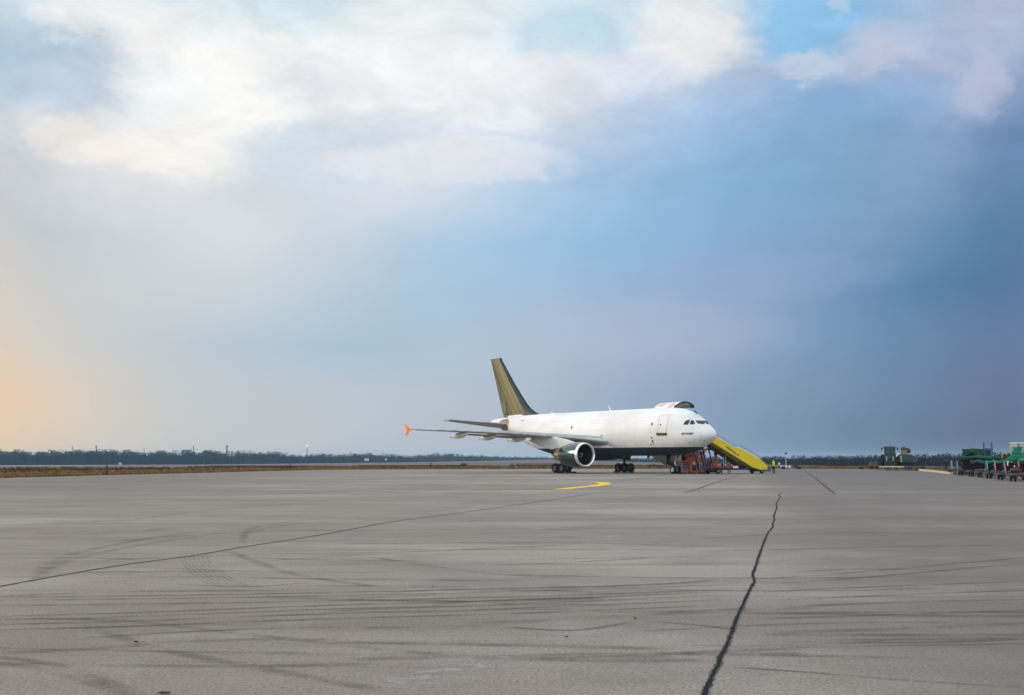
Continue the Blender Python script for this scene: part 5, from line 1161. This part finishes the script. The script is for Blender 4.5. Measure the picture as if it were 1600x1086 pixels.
def wood(name, x0, x1, m, label, n_tree, bare, seed):
    rng = np.random.RandomState(seed); V = []; Fc = []; tone = []
    for t in range(n_tree):
        px = rng.uniform(x0, x1); D, zb = base_at(px); D *= 1+rng.uniform(0, .12); topy = np.interp(px, TOPX, TOPY); full = (HY-topy)/1926*D+EYE-zb
        hgt = full*(rng.uniform(.62, .95) if rng.rand() < .84 else rng.uniform(.95, 1.12)); X = (px-800)/1926*D; z0 = zb-.3; tn = rng.uniform(0, 1)
        wd = hgt*rng.uniform(.28, .5); nf = 90 if not bare else 100; cl = rng.uniform(-.4, .4, (7, 3))
        for k in range(nf):
            c = cl[rng.randint(7)]; p = c+rng.normal(0, .16, 3); hz = .58+p[2]*.85
            if bare: hz = rng.uniform(.05, .98); fall = 1-.6*abs(hz-.5)
            px_, py_, pz_ = X+p[0]*wd*2*(1.1-.5*max(0, hz-.5)), D+p[1]*wd, z0+max(.05, min(1, hz))*hgt
            s = hgt*(rng.uniform(.035, .075) if not bare else rng.uniform(.03, .08)); a = rng.uniform(0, 6.28); el_ = s*(1 if not bare else rng.uniform(.6, 2.2))
            o0 = len(V); wf = .55 if bare else 1.0; V += [(px_-s*.6*wf, py_+s*math.cos(a), pz_-el_*.5), (px_+s*.7*wf, py_-s*math.cos(a), pz_-el_*.35), (px_+s*math.sin(a)*.6, py_, pz_+el_*.8)]
            Fc.append((o0, o0+1, o0+2)); tt = min(1, max(0, tn*.6+rng.uniform(0, .5)*(.3+hz))); tone += [tt]*3
        # trunk
        w = hgt*.018; o0 = len(V); V += [(X-w, D, z0), (X+w, D, z0), (X+w*.4, D, z0+hgt*.8), (X-w*.4, D, z0+hgt*.8), (X, D+w, z0), (X, D+w*.4, z0+hgt*.8)]
        Fc += [(o0, o0+1, o0+2, o0+3), (o0+1, o0+4, o0+5, o0+2), (o0+4, o0, o0+3, o0+5)]; tone += [.1]*6
    # dense lower storey
    xs = np.arange(x0, x1, 1.1)
    for px in xs:
        for r_ in range(3):
            D, zb = base_at(px); D *= 1.0+.03*r_; topy = np.interp(px, TOPX, TOPY); full = (HY-topy)/1926*D+EYE-zb; X = (px-800)/1926*D; hh = full*rng.uniform(.5, .72); w = D/1926*rng.uniform(1.0, 2.0)
            o0 = len(V); V += [(X-w, D, zb-.5), (X+w, D+2, zb-.5), (X+w*.7, D+rng.uniform(0, 3), zb+hh*rng.uniform(.7, 1)), (X, D+1, zb+hh), (X-w*.7, D+rng.uniform(0, 3), zb+hh*rng.uniform(.7, 1))]
            Fc.append((o0, o0+1, o0+2, o0+3, o0+4)); tt = rng.uniform(0, .5); tone += [tt]*5
    me = bpy.data.meshes.new(name); me.from_pydata(V, [], Fc); me.update(); me.materials.append(m)
    at_ = me.attributes.new('tone', 'FLOAT', 'POINT'); at_.data.foreach_set('value', tone)
    o = bpy.data.objects.new(name, me); COL.objects.link(o); return tag(o, label, 'wood', kind='stuff')
wood('far_wood', -120, 960, M_wood1, 'long blue-grey wood along the left and middle horizon', 1500, False, 5)
wood('bare_wood', 960, 1720, M_wood2, 'dark bare winter wood along the right horizon', 900, True, 9)
# dry grass verge beyond the apron edge
M_grass, q = newmat('dry_grass')
ri = q.new('ShaderNodeAttribute'); ri.attribute_name = 'tone'
q.L(q.mix(ri.outputs['Fac'], (.050, .028, .018), (.30, .19, .075)), q.b.inputs['Base Color']); q.b.inputs['Roughness'].default_value = 1; q.b.inputs['Specular IOR Level'].default_value = .05
rng = np.random.RandomState(21); V = []; Fc = []; tone = []
ex = [p.x for p in EDGE]; ey = [p.y for p in EDGE]
edge_in = [(-62, 20)]+[(p.x, p.y) for p in EDGE]
for t in range(30000):
    i = rng.randint(len(edge_in)-1); lens = None
    a, b = edge_in[i], edge_in[i+1]
    u = rng.rand()
    if i == 0: u = .4+.6*u
    X = a[0]+(b[0]-a[0])*u; Y = a[1]+(b[1]-a[1])*u; d = Vector((b[0]-a[0], b[1]-a[1])).normalized(); nx, ny = -d.y, d.x
    off = (.3 if i < len(edge_in)-2 else 1.6)+rng.rand()**1.8*70
    X += nx*off; Y += ny*off
    big = off > 6; hg = rng.uniform(.15, .35) if not big else rng.uniform(.2, .62); w = rng.uniform(.2, .55)
    tn = rng.uniform(.45, 1) if off < 10 else rng.uniform(0, .55)
    z = terr(X, Y); o0 = len(V)
    V += [(X-w, Y, z), (X+w, Y+.1, z), (X+w*rng.uniform(.1, .9), Y, z+hg*rng.uniform(.6, 1)), (X+rng.uniform(-.1, .1), Y+.1, z+hg*.7), (X-w*rng.uniform(.1, .9), Y, z+hg)]
    Fc.append((o0, o0+1, o0+2, o0+3, o0+4)); tone += [tn]*5
me = bpy.data.meshes.new('dry_grass'); me.from_pydata(V, [], Fc); me.update(); me.materials.append(M_grass); at_ = me.attributes.new('tone', 'FLOAT', 'POINT'); at_.data.foreach_set('value', tone)
o = bpy.data.objects.new('dry_grass', me); COL.objects.link(o); tag(o, 'strip of dry brown and straw grass beyond the apron edge', 'grass', kind='stuff')
# single bare bushes
def bush(px, py, D, hgt, wid, label, seed, col=None):
    rng = np.random.RandomState(seed); p = at(px, py, D); p.z = terr(p.x, p.y); r_ = empty('bare_bush', p, 0, label, 'bush', 'bare bushes in the verge'); st_ = MB(); tw = MB()
    for k in range(34):
        a = rng.uniform(0, 6.28); lean = rng.uniform(.1, 1)*wid/2; top = Vector((math.cos(a)*lean, math.sin(a)*lean*.6, hgt*rng.uniform(.6, 1)*(1-.35*lean/wid))); mid = top*.5+Vector((rng.uniform(-.1, .1), rng.uniform(-.1, .1), .08*hgt))
        st_.tube([(top.x*.12, top.y*.12, 0), mid, top], [.035, .025, .012], 4)
        for j in range(7):
            b = mid.lerp(top, rng.rand()); d = Vector((rng.uniform(-1, 1), rng.uniform(-1, 1), rng.uniform(0, 1)))*hgt*.16; tw.tube([b, b+d], [.018, .008], 3)
    st_.build('stems', M_bark, r_); tw.build('twigs', M_bark, r_)
bush(725.5, 729, 250, 1.15, 2.0, 'dark bare bush in the field below the horizontal tailplane', 1); bush(716, 730, 248, .6, 2.2, 'low bare bush spreading left of the taller dark bush', 2)
bush(1318, 729, 230, 1.5, 4.2, 'wide dark bare bush on the verge left of the small cart', 3); bush(1300, 730, 232, .9, 2.5, 'low bare bush left of the wide dark bush on the verge', 4)
bush(1441.5, 734, 180, .9, .7, 'small upright dark bush between trailer and pale kerb', 5); bush(1020, 730, 245, .9, 3.0, 'low bare bush seen under the aircraft belly', 6); bush(1243, 730, 240, .8, 2.5, 'low bare bush right of the signal post', 8)

# ------------------------------------------------------------------ haze
hz = MB().box((0, 0, 7), (9600, 9600, 26)).build('haze', M_white); hz.data.materials.clear()
mh = bpy.data.materials.new('haze_air'); mh.use_nodes = True; t_ = mh.node_tree; t_.nodes.clear()
pv = t_.nodes.new('ShaderNodeVolumePrincipled'); pv.inputs['Color'].default_value = (.60, .80, 1.0, 1); pv.inputs['Density'].default_value = .00014; pv.inputs['Anisotropy'].default_value = .1
oo = t_.nodes.new('ShaderNodeOutputMaterial'); t_.links.new(pv.outputs[0], oo.inputs['Volume']); hz.data.materials.append(mh); tag(hz, kind='stuff')
